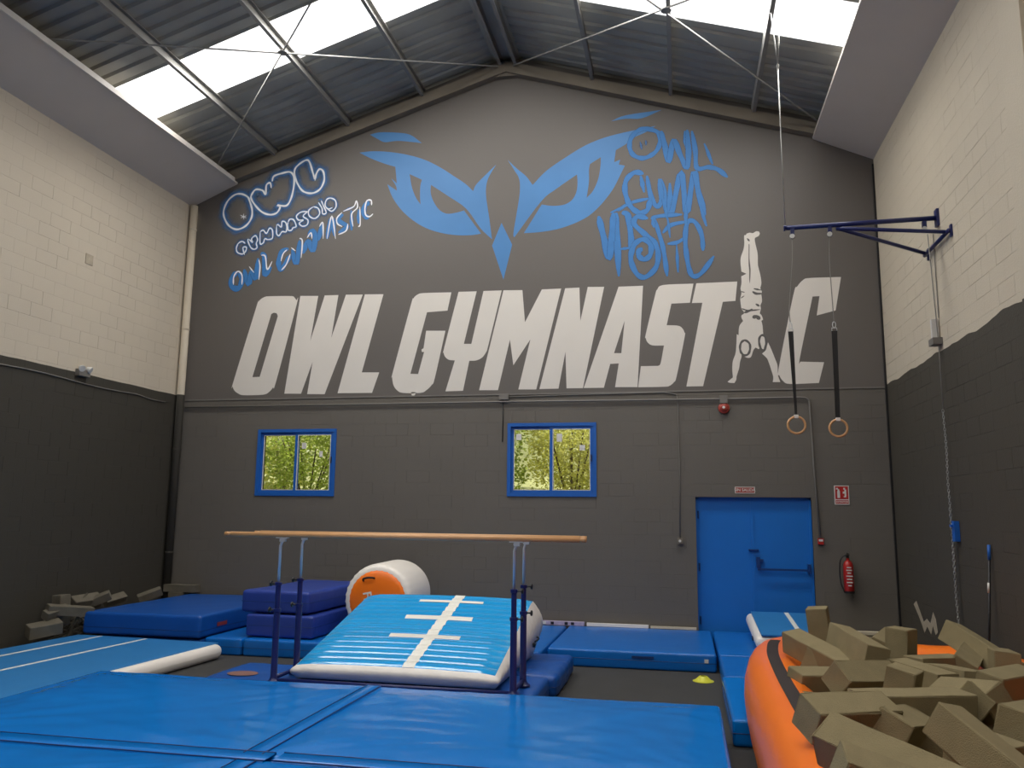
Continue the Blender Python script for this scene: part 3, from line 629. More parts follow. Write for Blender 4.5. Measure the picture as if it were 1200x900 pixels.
# emergency light and cables on the left wall
el = root('emergency_light', (XL, 10.69, 3.95), 'small twin-headed emergency light on the left wall at the paint line', 'lamp')
MB().box(0, .07, -.12, .12, .0, .10).build('housing', M['conduit'], el)
for s in (-1, 1): o = MB().lathe([(0, 0), (.03, 0), (.05, .05), (.05, .07), (0, .07)], (.04, s*.07, .13), (.8, s*.3, -.4), 14).build('lamp_head', M['white'], el)
thing_mesh(MB().tube([(XL+.012, y, 3.86+.02*math.sin(y*2.1)-(.05 if y > 12.0 else 0)) for y in [6+.4*k for k in range(18)]], .010, 6), 'cable', M['conduit'], 'grey cable running along the left wall below the paint line', 'cable', smooth=True)
thing_mesh(MB().box(XL, XL+.01, 10.56, 10.72, 5.70, 5.86), 'wall_plate', M['bare'], 'scuffed square plate high on the left wall', 'plate')
# right wall: box with rope guide, cables
rb = root('rope_cleat', (XR-.06, 10.5, 4.02), 'white rope guide box on the right wall at the paint line', 'box')
MB().box(-.05, .06, -.10, .08, .0, .08).build('housing', M['conduit'], rb); MB().box(-.03, .05, -.02, .03, .08, .32).build('bracket', M['white'], rb)
# outside: bank, bushes, trees
gr = MB(); gx = [-16+.8*k for k in range(36)]; gy = [13.5+.5*k for k in range(30)]
for y in gy:
    for x in gx: gr.v.append((x, y, 1.55+.16*(y-13.5)+max(0, y-20.6)*1.1+.35*nz((x, y, 0), .5)+.12*nz((x, y, 3), 2)))
gr.f = [(j*36+i, j*36+i+1, (j+1)*36+i+1, (j+1)*36+i) for j in range(29) for i in range(35)]; gr.mi = [0]*len(gr.f)
tag(gr.build('ground_outside', M['earth'], None, True), 'pale dry bank outside the windows', kind='structure')
def foliage(n, c, rx, ry, rz_, size, rng):
    mb = MB()
    for _ in range(n):
        while True:
            q = Vector((rng.uniform(-1, 1), rng.uniform(-1, 1), rng.uniform(-1, 1)))
            if .25 < q.length < 1: break
        if noise.noise(Vector((q.x*2.2+c[0], q.y*2.2, q.z*2.2+c[1]))) < -.19: continue
        p = Vector((c[0]+q.x*rx, c[1]+q.y*ry, c[2]+q.z*rz_)); d1 = Vector((rng.gauss(0, 1), rng.gauss(0, 1), rng.gauss(0, .6))).normalized(); d2 = d1.cross(Vector((rng.gauss(0, 1), rng.gauss(0, 1), rng.gauss(0, 1)))).normalized()
        s = size*rng.uniform(.6, 1.3); mb.add([p, p+d1*s*.5+d2*s*.28, p+d1*s, p+d1*s*.5-d2*s*.28], [(0, 1, 2, 3)])
    return mb
rng = random.Random(3)
specs = [(-9.35, 15.6, 'leaf_yellow', .95), (-7.45, 15.5, 'leaf', .95), (-5.5, 15.9, 'leaf_yellow', .95), (-3.75, 15.4, 'leaf', .9), (-2.05, 15.5, 'leaf_yellow', .9), (-.2, 15.9, 'leaf', .95),
         (-9.6, 18.6, 'leaf_yellow', 2.1), (-5.6, 19.0, 'leaf', 1.9), (-1.9, 18.6, 'leaf_yellow', 1.9), (1.9, 19.2, 'leaf', 1.9), (-13.6, 18.8, 'leaf', 1.9)]
where = ['behind the left half of the left window', 'behind the right half of the left window', 'between the two windows', 'behind the left half of the right window', 'behind the right half of the right window', 'behind the wall right of the windows']
for i, (x, y, k, r_) in enumerate(specs):
    gz = 1.55+.16*(y-13.5)
    big = i >= 6
    t = root('tree' if big else 'shrub', (x, y, gz-.1), ('tall green tree beyond the shrubs, %s' % ('seen past the left window', 'between the windows', 'seen past the right window', 'right of both windows', 'outermost on the left')[i-6]) if big else ('loose %s shrub outside, %s' % ('yellow-green' if k == 'leaf_yellow' else 'green', where[i])), 'tree' if big else 'shrub', 'trees outside the gym' if big else 'shrubs outside the windows')
    f = foliage(11000 if big else 8000, (x, y, gz+(2.4 if big else 1.15)), r_, r_*.6, (2.6 if big else 1.3), .13 if big else .08, rng)
    tag(R(f, t).build('foliage', M[k], t), kind='stuff')
    mb = MB()
    for s in range(6):
        a = rng.uniform(0, 6.28); l = rng.uniform(.4, .9)*r_
        mb.tube(catmull([(0, 0, 0), (math.cos(a)*l*.3, math.sin(a)*l*.2, (1.0 if not big else 2)*.6), (math.cos(a)*l*.9, math.sin(a)*l*.5, (1.7 if not big else 4))], sub=3), [.03*(1-.1*q) for q in range(7)], 6)
    mb.build('branches', M['bark'], t, True)

# ------------------------------------------------------------------ mats
def wrink(amp, s=1.6, stretch=(1, 1), seed=0, top_only=True, fine=0):
    def f(p, n):
        k = nz((p.x*stretch[0], p.y*stretch[1], p.z), s, seed); r = 1-abs(nz((p.x*stretch[0]+p.y*.8, p.y*stretch[1], p.z), s*2.1, seed+9))*2.4
        h = amp*(k*.7+max(0, r-.35)*.5)+fine*nz(p, 9, seed)
        return n*h if not top_only else Vector((n.x*h*.6, n.y*h*.6, n.z*h if n.z > 0 else 0))
    return f
def mat_thing(name, cx, cy, z0, sx, sy, sz, m, label, cat='mat', group=None, rz=0, r=.035, cell=.12, disp=None, seam=True, seam_z=None, sink=None):
    t = root(name, (cx, cy, z0), label, cat, group, rz)
    mb = MB(); rbox(mb, sx, sy, sz, r, cell, disp); o = mb.build('cover', m, t); smooth_by_angle(o, 60)
    if seam:
        for zz in (seam_z or (sz*.5,)):
            a, b = sx/2-.001, sy/2-.001; pts = []
            q = r*.3
            for (x, y) in ((-a+q, -b), (a-q, -b), (a, -b+q), (a, b-q), (a-q, b), (-a+q, b), (-a, b-q), (-a, -b+q)): pts.append((x, y, zz))
            full = []
            for i in range(8):
                p, n_ = Vector(pts[i]), Vector(pts[(i+1) % 8]); k = max(1, int((n_-p).length/.15))
                for j in range(k):
                    w = p.lerp(n_, j/k); dd = disp(w, (Vector((w.x/a, 0, 0)) if abs(w.x) > a-.002 else Vector((0, w.y/b, 0)))) if disp else Vector()
                    full.append(w+dd)
            MB().tube(full, .004, 5, True).build('seam', M['seam'], t, True)
    return t
# the platform of mats along the back wall
G1 = 'blue mats along the foot of the back wall'
mat_thing('landing_mat', -6.21, 11.80, 0, .56, 2.5, .225, M['vinyl_mid'], 'narrow blue mat between the crash mat and the navy mat stack', group=G1, disp=wrink(.006, seed=2))
mat_thing('landing_mat', -4.66, 11.80, 0, 2.5, 2.5, .225, M['vinyl_mid'], 'blue mat carrying the two navy mats and the orange roll', group=G1, disp=wrink(.006, seed=3), cell=.15)
mat_thing('landing_mat', -2.60, 11.82, 0, 1.58, 2.5, .225, M['vinyl_mid'], 'blue mat by the wall right behind the inflatable incline', group=G1, disp=wrink(.006, seed=4), cell=.15)
wm = mat_thing('landing_mat', -.70, 12.06, 0, 2.16, 2.16, .225, M['vinyl_mid'], 'wide blue mat left of the door with a white sticker on its front', group=G1, disp=wrink(.007, seed=5), cell=.1)
MB().box(.93, .98, -1.095, -1.088, .12, .165).build('sticker', M['paper'], wm)
MB().box(.02, .30, -1.096, -1.088, .14, .17).build('velcro_strip', M['seam'], wm)
mat_thing('landing_mat', 1.16, 12.08, 0, 1.5, 2.12, .225, M['vinyl_mid'], 'blue mat directly in front of the blue double door', group=G1, disp=wrink(.006, seed=6), cell=.12)
mat_thing('landing_mat', 1.20, 10.30, 0, 1.58, 1.35, .225, M['vinyl_mid'], 'blue mat behind the far end of the orange foam pit', group=G1, disp=wrink(.006, seed=8), cell=.12)
mat_thing('side_mat', .515, 8.64, 0, .26, 1.94, .225, M['vinyl'], 'long narrow blue mat along the left side of the orange pit', disp=wrink(.004, seed=7), r=.03, cell=.1)
# base mats under bars and incline
def lump(p, n):
    h = .02*nz((p.x, p.y, 0), 1.1, 3)+.018*max(0, 1-abs(nz((p.x*1.2, p.y*2.4, 0), 1.8, 5))*3)
    return Vector((n.x*h*.9, n.y*h*.9+ (.10*math.sin(p.x*1.3) if False else 0), n.z*h if n.z > 0 else 0))
mat_thing('landing_mat', -2.86, 9.82, 0, 2.98, 1.42, .225, M['vinyl_royal'], 'blue mat under the inflatable incline, sticking out beside the posts', group='mats under the parallel bars', disp=lump, r=.06, cell=.07)
bm_ = mat_thing('landing_mat', -3.22, 8.475, 0, 3.55, 1.2, .225, M['vinyl_royal'], 'blue mat under the parallel bars behind the front pads', group='mats under the parallel bars', disp=wrink(.012, seed=12), r=.05, cell=.08)
def disc(n, r1, r2): return [(r1*math.cos(2*math.pi*k/n), r2*math.sin(2*math.pi*k/n), 0) for k in range(n)]
mb = MB(); mb.add([(p[0]-1.45, p[1]-.10, .238) for p in disc(20, .17, .13)], [tuple(range(20))]); mb.build('orange_patch', mat('worn_brown_patch', (.20, .10, .085), .6), bm_)
# foreground pads
def pad_disp(seed, edges):
    def f(p, n):
        if n.z <= 0: return Vector((n.x, n.y, 0))*(.008*nz(p, 3, seed))
        h = .026*nz((p.x, p.y, 0), .55, seed)
        a, b = edges
        d = min(a-abs(p.x), b-abs(p.y)); puff = min(1, max(0, d/.5)); h += .026*puff*(2-puff) - .012
        # taut wrinkles running out of the corners and along the hems
        for (cx, cy) in ((-a, -b), (a, -b), (a, b), (-a, b)):
            dx, dy = p.x-cx, p.y-cy; rr = math.hypot(dx, dy); an = math.atan2(dy, dx)
            h += .012*math.exp(-rr/1.1)*(1-abs(noise.noise(Vector((an*7, seed, rr*.4))))*2.5)
        h += .008*math.exp(-abs(b-abs(p.y))/.30)*(1-abs(noise.noise(Vector((p.x*3.1+p.y*.9, seed+3, p.y*.7))))*3)
        h += .0050*(1-abs(nz((p.x*.8+p.y*.5, p.y*2.3, 0), 1.4, seed+5))*3)
        q = min(1, d/.30); h *= .30+.70*q*q*(3-2*q)
        return Vector((0, 0, h*max(0, n.z)))
    return f
G2 = 'large glossy blue pads in the foreground'
def pad(cx, cy, sx, sy, label, seed):
    t = mat_thing('floor_pad', cx, cy, 0, sx, sy, .30, M['vinyl'], label, group=G2, r=.04, cell=.045, disp=pad_disp(seed, (sx/2, sy/2)), seam=True)
    return t
pA = pad(-4.485, 6.66, 3.05, 2.38, 'glossy blue pad left of the middle seam, in front of the left bar post', 21)
pB = pad(-1.325, 6.67, 3.24, 2.36, 'glossy blue pad right of the middle seam, in front of the right bar posts', 34)
pC = pad(-4.30, 4.18, 2.72, 2.5, 'nearest blue pad at the bottom left edge of the picture', 47)
pD = pad(-1.30, 4.18, 3.20, 2.5, 'nearest blue pad at the bottom middle of the picture', 58)
def flap(par, a, b, w, seed):
    """stitched joining flap lying over a seam: a, b in world x,y"""
    A, B = Vector(a), Vector(b); L = (B-A).length; d = (B-A)/L; n = Vector((-d.y, d.x)); vs = []; N = int(L/.08)
    o = par.location
    for i in range(N+1):
        for k in (-1, -.94, 0, .94, 1):
            q = A+d*L*i/N+n*(w/2*k); z = .312+.005*nz((q.x, q.y, 0), 1.3, seed)+(.004 if abs(k) < .95 else -.012)-(.004 if k == 0 else 0)
            vs.append((q.x-o.x, q.y-o.y, z))
    mb = MB(); mb.add(vs, [(i*5+k, i*5+5+k, i*5+6+k, i*5+1+k) if True else 0 for i in range(N) for k in range(4)])
    f = mb.build('seam_flap', M['vinyl'], par, True)
    for k in (-.9, .9):
        pts = [(v[0], v[1], v[2]+.001) for v in [vs[i*5+(1 if k < 0 else 3)] for i in range(N+1)]]
        MB().tube(pts, .0045, 5).build('piping', M['seam'], f, True)
flap(pA, (-2.955, 5.5), (-2.955, 7.80), .15, 3)
flap(pA, (-5.90, 5.45), (-2.80, 5.45), .20, 4)
flap(pB, (-2.75, 5.47), (.26, 5.47), .20, 5)
flap(pC, (-2.92, 3.0), (-2.92, 5.35), .15, 6)
# floor roll / air track on the left
at = root('air_track', (-7.42, 7.45, 0), 'long blue air track with white sides on the left of the hall', 'mat', None, -math.radians(3.0))
mb = MB(); rbox(mb, 2.44, 5.9, .195, .095, .3); smooth_by_angle(mb.build('body', M['pvc_white'], at), 60)
mb = MB(); rbox(mb, 2.26, 5.88, .016, .007, .2, lambda p, n: Vector((0, 0, .004*nz(p, 2, 1)))); o = smooth_by_angle(mb.build('top_surface', M['track'], at), 60); o.location = (0, 0, .187)
for x, w in ((.02, .05), (-.72, .05), (.86, .0)):
    if w: MB().box(x-w/2, x+w/2, -2.9, 2.9, .203, .2065).build('white_line', M['tape'], at)
# crash mats on the left
mat_thing('base_mat', -7.34, 11.78, 0, 1.62, 2.5, .195, M['vinyl_royal'], 'hidden lower mat under the royal blue crash mat', r=.03, disp=wrink(.004, seed=30))
cm = mat_thing('crash_mat', -7.44, 11.78, .21, 1.86, 2.62, .31, M['vinyl_royal'], 'thick royal blue crash mat in the left corner', disp=wrink(.010, 1.2, seed=31, fine=.002), r=.045, cell=.1, seam_z=(.10, ))
mb = MB().box(.934, .938, -.9, -.65, .12, .17); mb.build('red_label', M['red_dull'], cm)
G3 = 'two navy mats stacked on each other'
n1 = mat_thing('folding_mat', -5.44, 11.62, .238, 1.02, 1.85, .30, M['vinyl_navy'], 'lower navy mat of the stack of two', group=G3, disp=wrink(.010, 1.8, seed=33, top_only=False, fine=.002), r=.04, cell=.08, rz=-.03)
n2 = mat_thing('folding_mat', -5.52, 11.66, .556, 1.04, 1.85, .30, M['vinyl_navy'], 'upper navy mat of the stack of two', group=G3, disp=wrink(.012, 1.6, seed=37, top_only=False, fine=.002), r=.05, cell=.08, rz=-.05)
# little track by the door
lt = root('air_track', (1.46, 12.15, .24), 'short blue and white air track lying in front of the door', 'mat')
tilt = Matrix.Rotation(math.radians(3.4), 4, 'X')
mb = MB(); rbox(mb, 1.15, 1.72, .19, .09, .2); mb.v = [tuple(tilt @ Vector(p) + Vector((0, 0, .055))) for p in mb.v]; smooth_by_angle(mb.build('body', M['pvc_white'], lt), 60)
MB().box(-.50, .50, -.845, .83, .243-.055+.055-.0, .262, mtx=tilt).build('top_surface', M['track'], lt)
MB().box(-.03, .03, -.84, .82, .262, .2645, mtx=tilt).build('white_line', M['tape'], lt)
MB().box(-.45, .45, -.875, -.85, .09, .19, mtx=tilt).build('dark_end', M['black'], lt)
MB().box(-.585, -.572, -.45, -.38, .10, .15, mtx=tilt).build('valve', M['black'], lt)
# things along the foot of the wall
thing_mesh(MB().box(-1.50, -.55, 13.10, 13.17, .23, .275), 'plank', M['pvc_white'], 'white plank lying on the mat at the foot of the back wall', 'plank')
bb = thing_mesh(MB().box(-2.30, -1.54, 13.08, 13.17, .23, .285), 'plank', mat('lilac_wrap', (.42, .36, .50), .5, var=.3, scale=14), 'lilac wrapped plank behind the inflatable incline', 'plank')
for x in (-.12, .10, .20): MB().box(x-.025, x+.025, -.05, -.044, .01, .05).build('black_mark', M['black'], bb)
MB().box(-.30, -.22, -.05, -.044, .01, .05).build('white_label', M['paper'], bb)
thing_mesh(MB().box(-.52, .17, 13.12, 13.17, .23, .262), 'batten', M['plank'], 'thin pale batten at the foot of the wall beside the door', 'plank')
thing_mesh(MB().box(2.2, 2.95, 13.04, 13.12, .0, .27).box(2.15, 3.0, 13.0, 13.14, .27, .31), 'low_bench', M['plank'], 'pale wooden ledge at the foot of the wall right of the door', 'bench')
cn = root('marker_cone', (.20, 10.45, 0), 'flat yellow marker cone on the black floor', 'cone')
o = MB().lathe([(.125, 0), (.125, .006), (.10, .012), (.045, .062), (.036, .062), (.09, .006)], (0, 0, 0), n=28).build('cone', M['yellow'], cn); smooth_by_angle(o)

# ------------------------------------------------------------------ inflatable incline
inc = root('inflatable_incline', (-2.91, 9.4, .25), 'bright blue inflatable incline with white cross lines behind the parallel bars', 'incline mat', None, -.012)
IW, Y0, Y1 = 2.14, -1.16, .80
def itop(t): return .14+.535*t                       # height of the sloping top
NXI, NY = 26, 180
def ipt(u, t, lift=0):
    x = -IW/2+IW*u; y = Y0+(Y1-Y0)*t
    ex = min(1, min(u, 1-u)/.06); rib = .017*abs(math.sin(t*math.pi*15))*ex
    sag = -.03*math.sin(math.pi*u)*t*0+.018*math.sin(math.pi*u)
    z = itop(t)+rib+sag-.014*(1-ex)+lift
    if t > .93: z -= .25*(t-.93)
    return (x, y, z)
mb = MB(); vs = [ipt(i/NXI, j/NY) for j in range(NY+1) for i in range(NXI+1)]
mb.add(vs, [(j*(NXI+1)+i, j*(NXI+1)+i+1, (j+1)*(NXI+1)+i+1, (j+1)*(NXI+1)+i) for j in range(NY) for i in range(NXI)])
mb.build('top_surface', M['pvc_blue'], inc, True)
# white body: rings of a profile running round sides, front and back
def loop_pts(k, n=8):
    """outline in plan at bulge step k (0 bottom .. 1 top)"""
    a = k; bul = math.sin(math.pi*a)
    out = []
    per = []
    for i in range(NXI+1): per.append((i/NXI, 0.0))
    for j in range(1, NY+1, 2): per.append((1.0, min(1, j/NY)))
    per.append((1.0, 1.0))
    for i in range(1, NXI+1): per.append((1-i/NXI, 1.0))
    for j in range(NY-1, 0, -2): per.append((0.0, j/NY))
    for u, t in per:
        x, y, z = ipt(u, t); h = z
        nx = 1 if u == 1 else (-1 if u == 0 else 0); ny = -1 if t == 0 else (1 if t == 1 else 0)
        ax = min(.035+.10*h, .09) if nx else 0; ay = .05 if ny < 0 else .17
        puck = 1+.06*math.sin(t*95) if nx else 1+.12*abs(math.sin(u*38))
        x += nx*ax*bul*puck; y += ny*ay*bul*puck
        out.append((x, y, h*(a**.8)))
    return out
rings = [loop_pts(k/9) for k in range(10)]; n = len(rings[0]); mb = MB()
mb.add([p for r_ in rings for p in r_], [(k*n+i, k*n+(i+1) % n, (k+1)*n+(i+1) % n, (k+1)*n+i) for k in range(9) for i in range(n)]+[tuple(range(n-1, -1, -1))])
mb.build('white_wall', M['pvc_white'], inc, True)
def itape(u0, u1, t0, t1, name='white_line'):
    nu, nt_ = max(2, int(abs(u1-u0)*28)), max(2, int(abs(t1-t0)*180)); mb = MB(); w = []
    mb.add([ipt(u0+(u1-u0)*i/nu, t0+(t1-t0)*j/nt_, .004) for j in range(nt_+1) for i in range(nu+1)], [(j*(nu+1)+i, j*(nu+1)+i+1, (j+1)*(nu+1)+i+1, (j+1)*(nu+1)+i) for j in range(nt_) for i in range(nu)])
    mb.build(name, M['tape'], inc, True)
itape(.545, .605, .0, .985)
for t in (.36, .62, .865): itape(.355, .735, t-.018, t+.018)
for y in (-.1, .45): 
    MB().lathe([(0, 0), (.028, 0), (.028, .03), (0, .035)], (IW/2+.07, y, .18), (1, 0, 0), 12).build('valve', M['black'], inc)
MB().tube(catmull([(IW/2+.075, .55, .20), (IW/2+.11, .60, .23), (IW/2+.075, .68, .24)]), .012, 6).build('handle', M['black'], inc, True)

# ------------------------------------------------------------------ inflatable roll
c0, c1 = onY(442, 706, 11.15), onY(469, 702, 12.35); c0.z = c1.z = .735; ax = (c1-c0); Lr = ax.length; ax.normalize()
rl = root('inflatable_roll', (c0.x+ax.x*Lr/2, c0.y+ax.y*Lr/2, .235), 'inflatable roll with orange end and white sides behind the incline', 'roll')
cc = Vector((-ax.x*Lr/2, -ax.y*Lr/2, .50)); RR = .495
mb = MB(); prof = [(RR*.80, .0), (RR*.90, .005), (RR*.965, .03), (RR*.99, .07), (RR, .14), (RR, Lr-.14), (RR*.985, Lr-.06), (RR*.93, Lr-.01), (RR*.80, Lr), (0, Lr)]
NN = 96; q = Vector((0, 0, 1)).rotation_difference(ax); vs = []
for pi_, (r_, h) in enumerate(prof):
    for k in range(NN):
        a = 2*math.pi*k/NN; pk = 1-(.022*abs(math.sin(k*math.pi/3)) if pi_ in (1, 2, 3) else 0); vs.append(cc+q @ Vector((r_*pk*math.cos(a), r_*pk*math.sin(a), h)))
mb.add(vs, [(i*NN+k, i*NN+(k+1) % NN, (i+1)*NN+(k+1) % NN, (i+1)*NN+k) for i in range(len(prof)-1) for k in range(NN)])
mb.build('white_side', M['pvc_white'], rl, True)
mb = MB(); vs = []; pr = [(0, -.045), (RR*.3, -.043), (RR*.55, -.035), (RR*.72, -.02), (RR*.82, -.002), (RR*.84, .02)]
for pi_, (r_, h) in enumerate(pr):
    for k in range(NN):
        a = 2*math.pi*k/NN; pk = 1-(.02*abs(math.sin(k*math.pi/3)) if pi_ in (3, 4) else 0); vs.append(cc+q @ Vector((r_*pk*math.cos(a), r_*pk*math.sin(a), h)))
mb.add(vs, [(i*NN+k, (i+1)*NN+k, (i+1)*NN+(k+1) % NN, i*NN+(k+1) % NN) for i in range(len(pr)-1) for k in range(NN)]); mb.build('orange_end', M['pvc_orange'], rl, True)
up = Vector((0, 0, 1)); side = ax.cross(up).normalized()      # to the right as seen from the hall
def onend(u, v, d): return cc+side*u+up*v-ax*d
pts = [onend(-.20, .26, .03), onend(-.19, .29, .075), onend(-.12, .31, .085), onend(-.06, .31, .075), onend(-.04, .30, .04)]
MB().tube(catmull(pts), .015, 6).build('handle', M['strap'], rl, True)
bas = Matrix((side, up, -ax)).transposed().to_4x4(); 
tm = Matrix.Translation(onend(-.13, .035, .0465)) @ bas @ Matrix.Rotation(-math.radians(78), 4, 'Z')
text_mesh('FL', .17, tm, 'lettering', M['pvc_white'], rl, .004)

# ------------------------------------------------------------------ parallel bars
pb = root('parallel_bars', (-2.87, 8.25, .238), 'wooden parallel bars on navy posts with chrome uprights', 'parallel bars')
PX = (-1.245, 1.245); PY = (-.25, .25)
for j, y in enumerate(PY):
    o = MB(); x0, x1 = (-1.89, 1.955) if j == 0 else (-1.82, 1.90)
    o.tube([(x0+.07, y, 1.483), (x1-.07, y, 1.483)], .026, 14, flat=.8).build('rail', M['wood'], pb, True); rail = pb.children[-1]
    for a, b in ((x0, x0+.07), (x1-.07, x1)): MB().tube([(a, y, 1.483), (b, y, 1.483)], .0235, 14, flat=.8).build('rail_tip', M['wood_end'], rail, True)
for x in PX:
    s = -1 if x < 0 else 1
    for y in PY:
        p = MB().lathe([(.0, 0), (.075, 0), (.075, .012), (.045, .035), (.034, .06), (.033, .70), (.040, .705), (.040, .735), (.027, .737), (.027, .965), (.036, .97), (.036, 1.0), (.0, 1.0)], (x, y, 0), n=18).build('post', M['navy_steel'], pb); smooth_by_angle(p)
        MB().tube([(x, y, .98), (x, y, 1.37), (x+.012*1, y, 1.407), (x+.03, y, 1.427)], .0145, 12).build('upright', M['chrome'], p, True)
        MB().box(x-.005, x+.055, y-.018, y+.018, 1.413, 1.446).box(x-.05, x+.09, y-.016, y+.016, 1.448, 1.459).build('rail_bracket', M['chrome'], p)
        MB().tube([(x-.01, y, 1.431), (x+.06, y, 1.431)], .010, 8).build('hinge_pin', M['chrome'], p, True)
        for z in (.72, .985):
            MB().tube([(x+s*.03, y, z), (x+s*.075, y, z)], .009, 8).build('clamp_screw', M['black'], p)
            MB().lathe([(0, 0), (.026, .003), (.030, .015), (.022, .022), (0, .024)], (x+s*.072, y, z), (s, 0, 0), 10).build('clamp_knob', M['black'], p)
    MB().tube([(x, -.25, .05), (x, .25, .05)], .022, 10).build('base_tube', M['navy_steel'], pb, True)
MB().tube([(PX[0], -.25, .03), (PX[1], -.25, .03)], .02, 10).build('base_tube', M['navy_steel'], pb, True)

# ------------------------------------------------------------------ wall bracket with gymnastic rings
rf = root('ring_bracket', (XR, 10.25, 5.10), 'navy steel bracket on the right wall carrying the two rings', 'bracket')
def rl_(p): return (p[0]-XR, p[1]-10.25, p[2]-5.10)
tip = (1.335, 10.25, 5.515); jn = (1.93, 10.25, 5.47)
MB().tube([rl_(tip), rl_((3.06, 10.25, 5.535))], .030, 12).build('main_tube', M['navy_steel'], rf, True)
MB().lathe([(0, 0), (.037, 0), (.037, .02), (0, .02)], rl_((1.33, 10.25, 5.515)), (-1, 0, 0), 12).build('end_cap', M['navy_steel'], rf)
for w in ((3.05, 9.84, 5.22), (3.05, 10.66, 5.22)): MB().tube([rl_(jn), rl_((2.0, 10.25+(.02 if w[1] > 10.25 else -.02), 5.462)), rl_(w)], .024, 10).build('brace_tube', M['navy_steel'], rf, True)
MB().tube([rl_((3.05, 9.78, 5.22)), rl_((3.05, 10.74, 5.22))], .024, 10).build('wall_tube', M['navy_steel'], rf, True)
MB().box(-.03, 0, -.05, .05, .33, .54).build('wall_plate', M['navy_steel'], rf)
for y in (9.80, 10.70): MB().box(-.02, 0, y-10.25-.03, y-10.25+.03, .05, .19).build('wall_plate', M['navy_steel'], rf)
for x in (1.41, 1.85, 2.93):
    p = MB().box(x-XR-.022, x-XR+.022, -.025, .025, .28, .40).build('pulley_housing', M['navy_steel'], rf)
    MB().lathe([(0, 0), (.03, 0), (.024, .007), (.03, .014), (0, .014)], (x-XR-.007, -.032, .30), (0, 1, 0), 14).build('wheel', M['chrome'], p)
sc_ = root('support_cable', (1.33, 10.25, 5.55), 'thin steel cable from the roof down to the tip of the ring bracket', 'cable')
MB().tube([(0, 0, 0), (-.01, 0, 2.14)], .0075, 6).build('cable', M['zinc'], sc_, True)
for s in (-1, 1): MB().tube([(-.01, 0, 2.14), (s*.055-.01, 0, 2.90)], .007, 6).build('cable', M['zinc'], sc_, True)
MB().lathe([(0, -.02), (.015, -.02), (.015, .03), (0, .03)], (-.01, 0, 2.14), n=8).build('cable_clamp', M['zinc'], sc_)
for k, (x, zc, lab) in enumerate(((1.362, 3.045, 'left'), (1.835, 3.005, 'right'))):
    g_ = root('gymnastic_ring', (x, 10.25, zc), 'wooden gymnastic ring on a black strap, %s one of the pair' % lab, 'ring', 'gymnastic rings on the bracket')
    top = 4.20-zc+(.0 if k == 0 else -.01); px_ = (1.41 if k == 0 else 1.85)-x; ptop = 5.38-zc
    o = MB().tube([(.100*math.cos(a), .0, .100*math.sin(a)) for a in [2*math.pi*i/40 for i in range(40)]], .0145, 10, True).build('ring', M['wood'], g_, True)
    MB().box(-.024, .024, -.018, .018, .085, .125).build('strap_wrap', M['pvc_white'], g_)
    mb = MB(); w0 = .030 if k == 0 else .032; w1 = .014 if k == 0 else .026; xt = -.02*(k == 0)+.012*(k == 1)
    mb.add([(-w1, 0, .12), (w1, 0, .12), (xt+w0, .01, top), (xt-w0, .01, top), (-w1, .012, .12), (w1, .012, .12), (xt+w0, .022, top), (xt-w0, .022, top)], [(0, 1, 2, 3), (7, 6, 5, 4), (0, 4, 5, 1), (1, 5, 6, 2), (2, 6, 7, 3), (3, 7, 4, 0)])
    mb.build('strap', M['black'], g_)
    MB().tube([(xt-.028, .01, top), (xt-.028, .01, top+.035), (xt+.028, .01, top+.035), (xt+.028, .01, top)], .006, 6).build('buckle', M['chrome'], g_, True)
    cb = [(xt+.018*math.cos(a), .01, top+.075+.038*math.sin(a)) for a in [2*math.pi*i/14 for i in range(14)]]
    MB().tube(cb, .0055, 6, True).build('carabiner', M['chrome'], g_, True)
    MB().tube(catmull([(xt, .01, top+.11), (xt-.004, .01, top+.3), (px_-.02, .0, ptop-.35), (px_-.005, 0, ptop)]), .0055, 6).build('cord', M['rope'], g_, True)
hr = root('hoist_chain', (3.045, 10.42, .78), 'hoist cord and doubled zinc chain hanging on the right wall', 'chain')
MB().tube([(-.03, .02, 4.62), (.01, .06, 3.6), (.01, .03, 3.3), (.0, .0, 2.45)], .007, 6).build('cord', M['rope'], hr, True)
def chain(z0, z1, x, y, seed):
    mb = MB(); z = z0; k = 0
    while z < z1:
        wob = .006*math.sin(z*7+seed)
        pts = []
        for i in range(8):
            a = 2*math.pi*i/8; u, v = .011*math.cos(a), .024*math.sin(a)
            pts.append((x+(u if k % 2 else 0)+wob, y+(0 if k % 2 else u)*1.2+wob, z+v))
        mb.tube(pts, .0042, 5, True); z += .036; k += 1
    return mb
tag(chain(.02, 2.46, 0, 0, 0).build('chain', M['zinc'], hr, True), kind='stuff'); tag(chain(.02, 1.30, -.01, -.035, 2).build('chain', M['zinc'], hr, True), kind='stuff')
thing_mesh(MB().box(3.03, 3.085, 10.27, 10.36, 1.70, 1.93).box(3.00, 3.03, 10.29, 10.34, 1.86, 1.89), 'chain_hook', M['hook_blue'], 'bright blue hook holder beside the chain on the right wall', 'hook')
bs = root('pole', (3.06, 9.36, .0), 'thin black pole with blue grip leaning on the right wall', 'pole')
MB().tube([(-.10, 0, .06), (0, -.03, 1.55)], .013, 8).build('shaft', M['black'], bs, True); MB().tube([(0, -.03, 1.55), (.005, -.032, 1.70)], .016, 8).build('grip', M['hook_blue'], bs, True)
MB().tube([(-.025, -.022, 1.22), (-.02, -.024, 1.32)], .0145, 8).build('white_tape', M['paper'], bs, True)
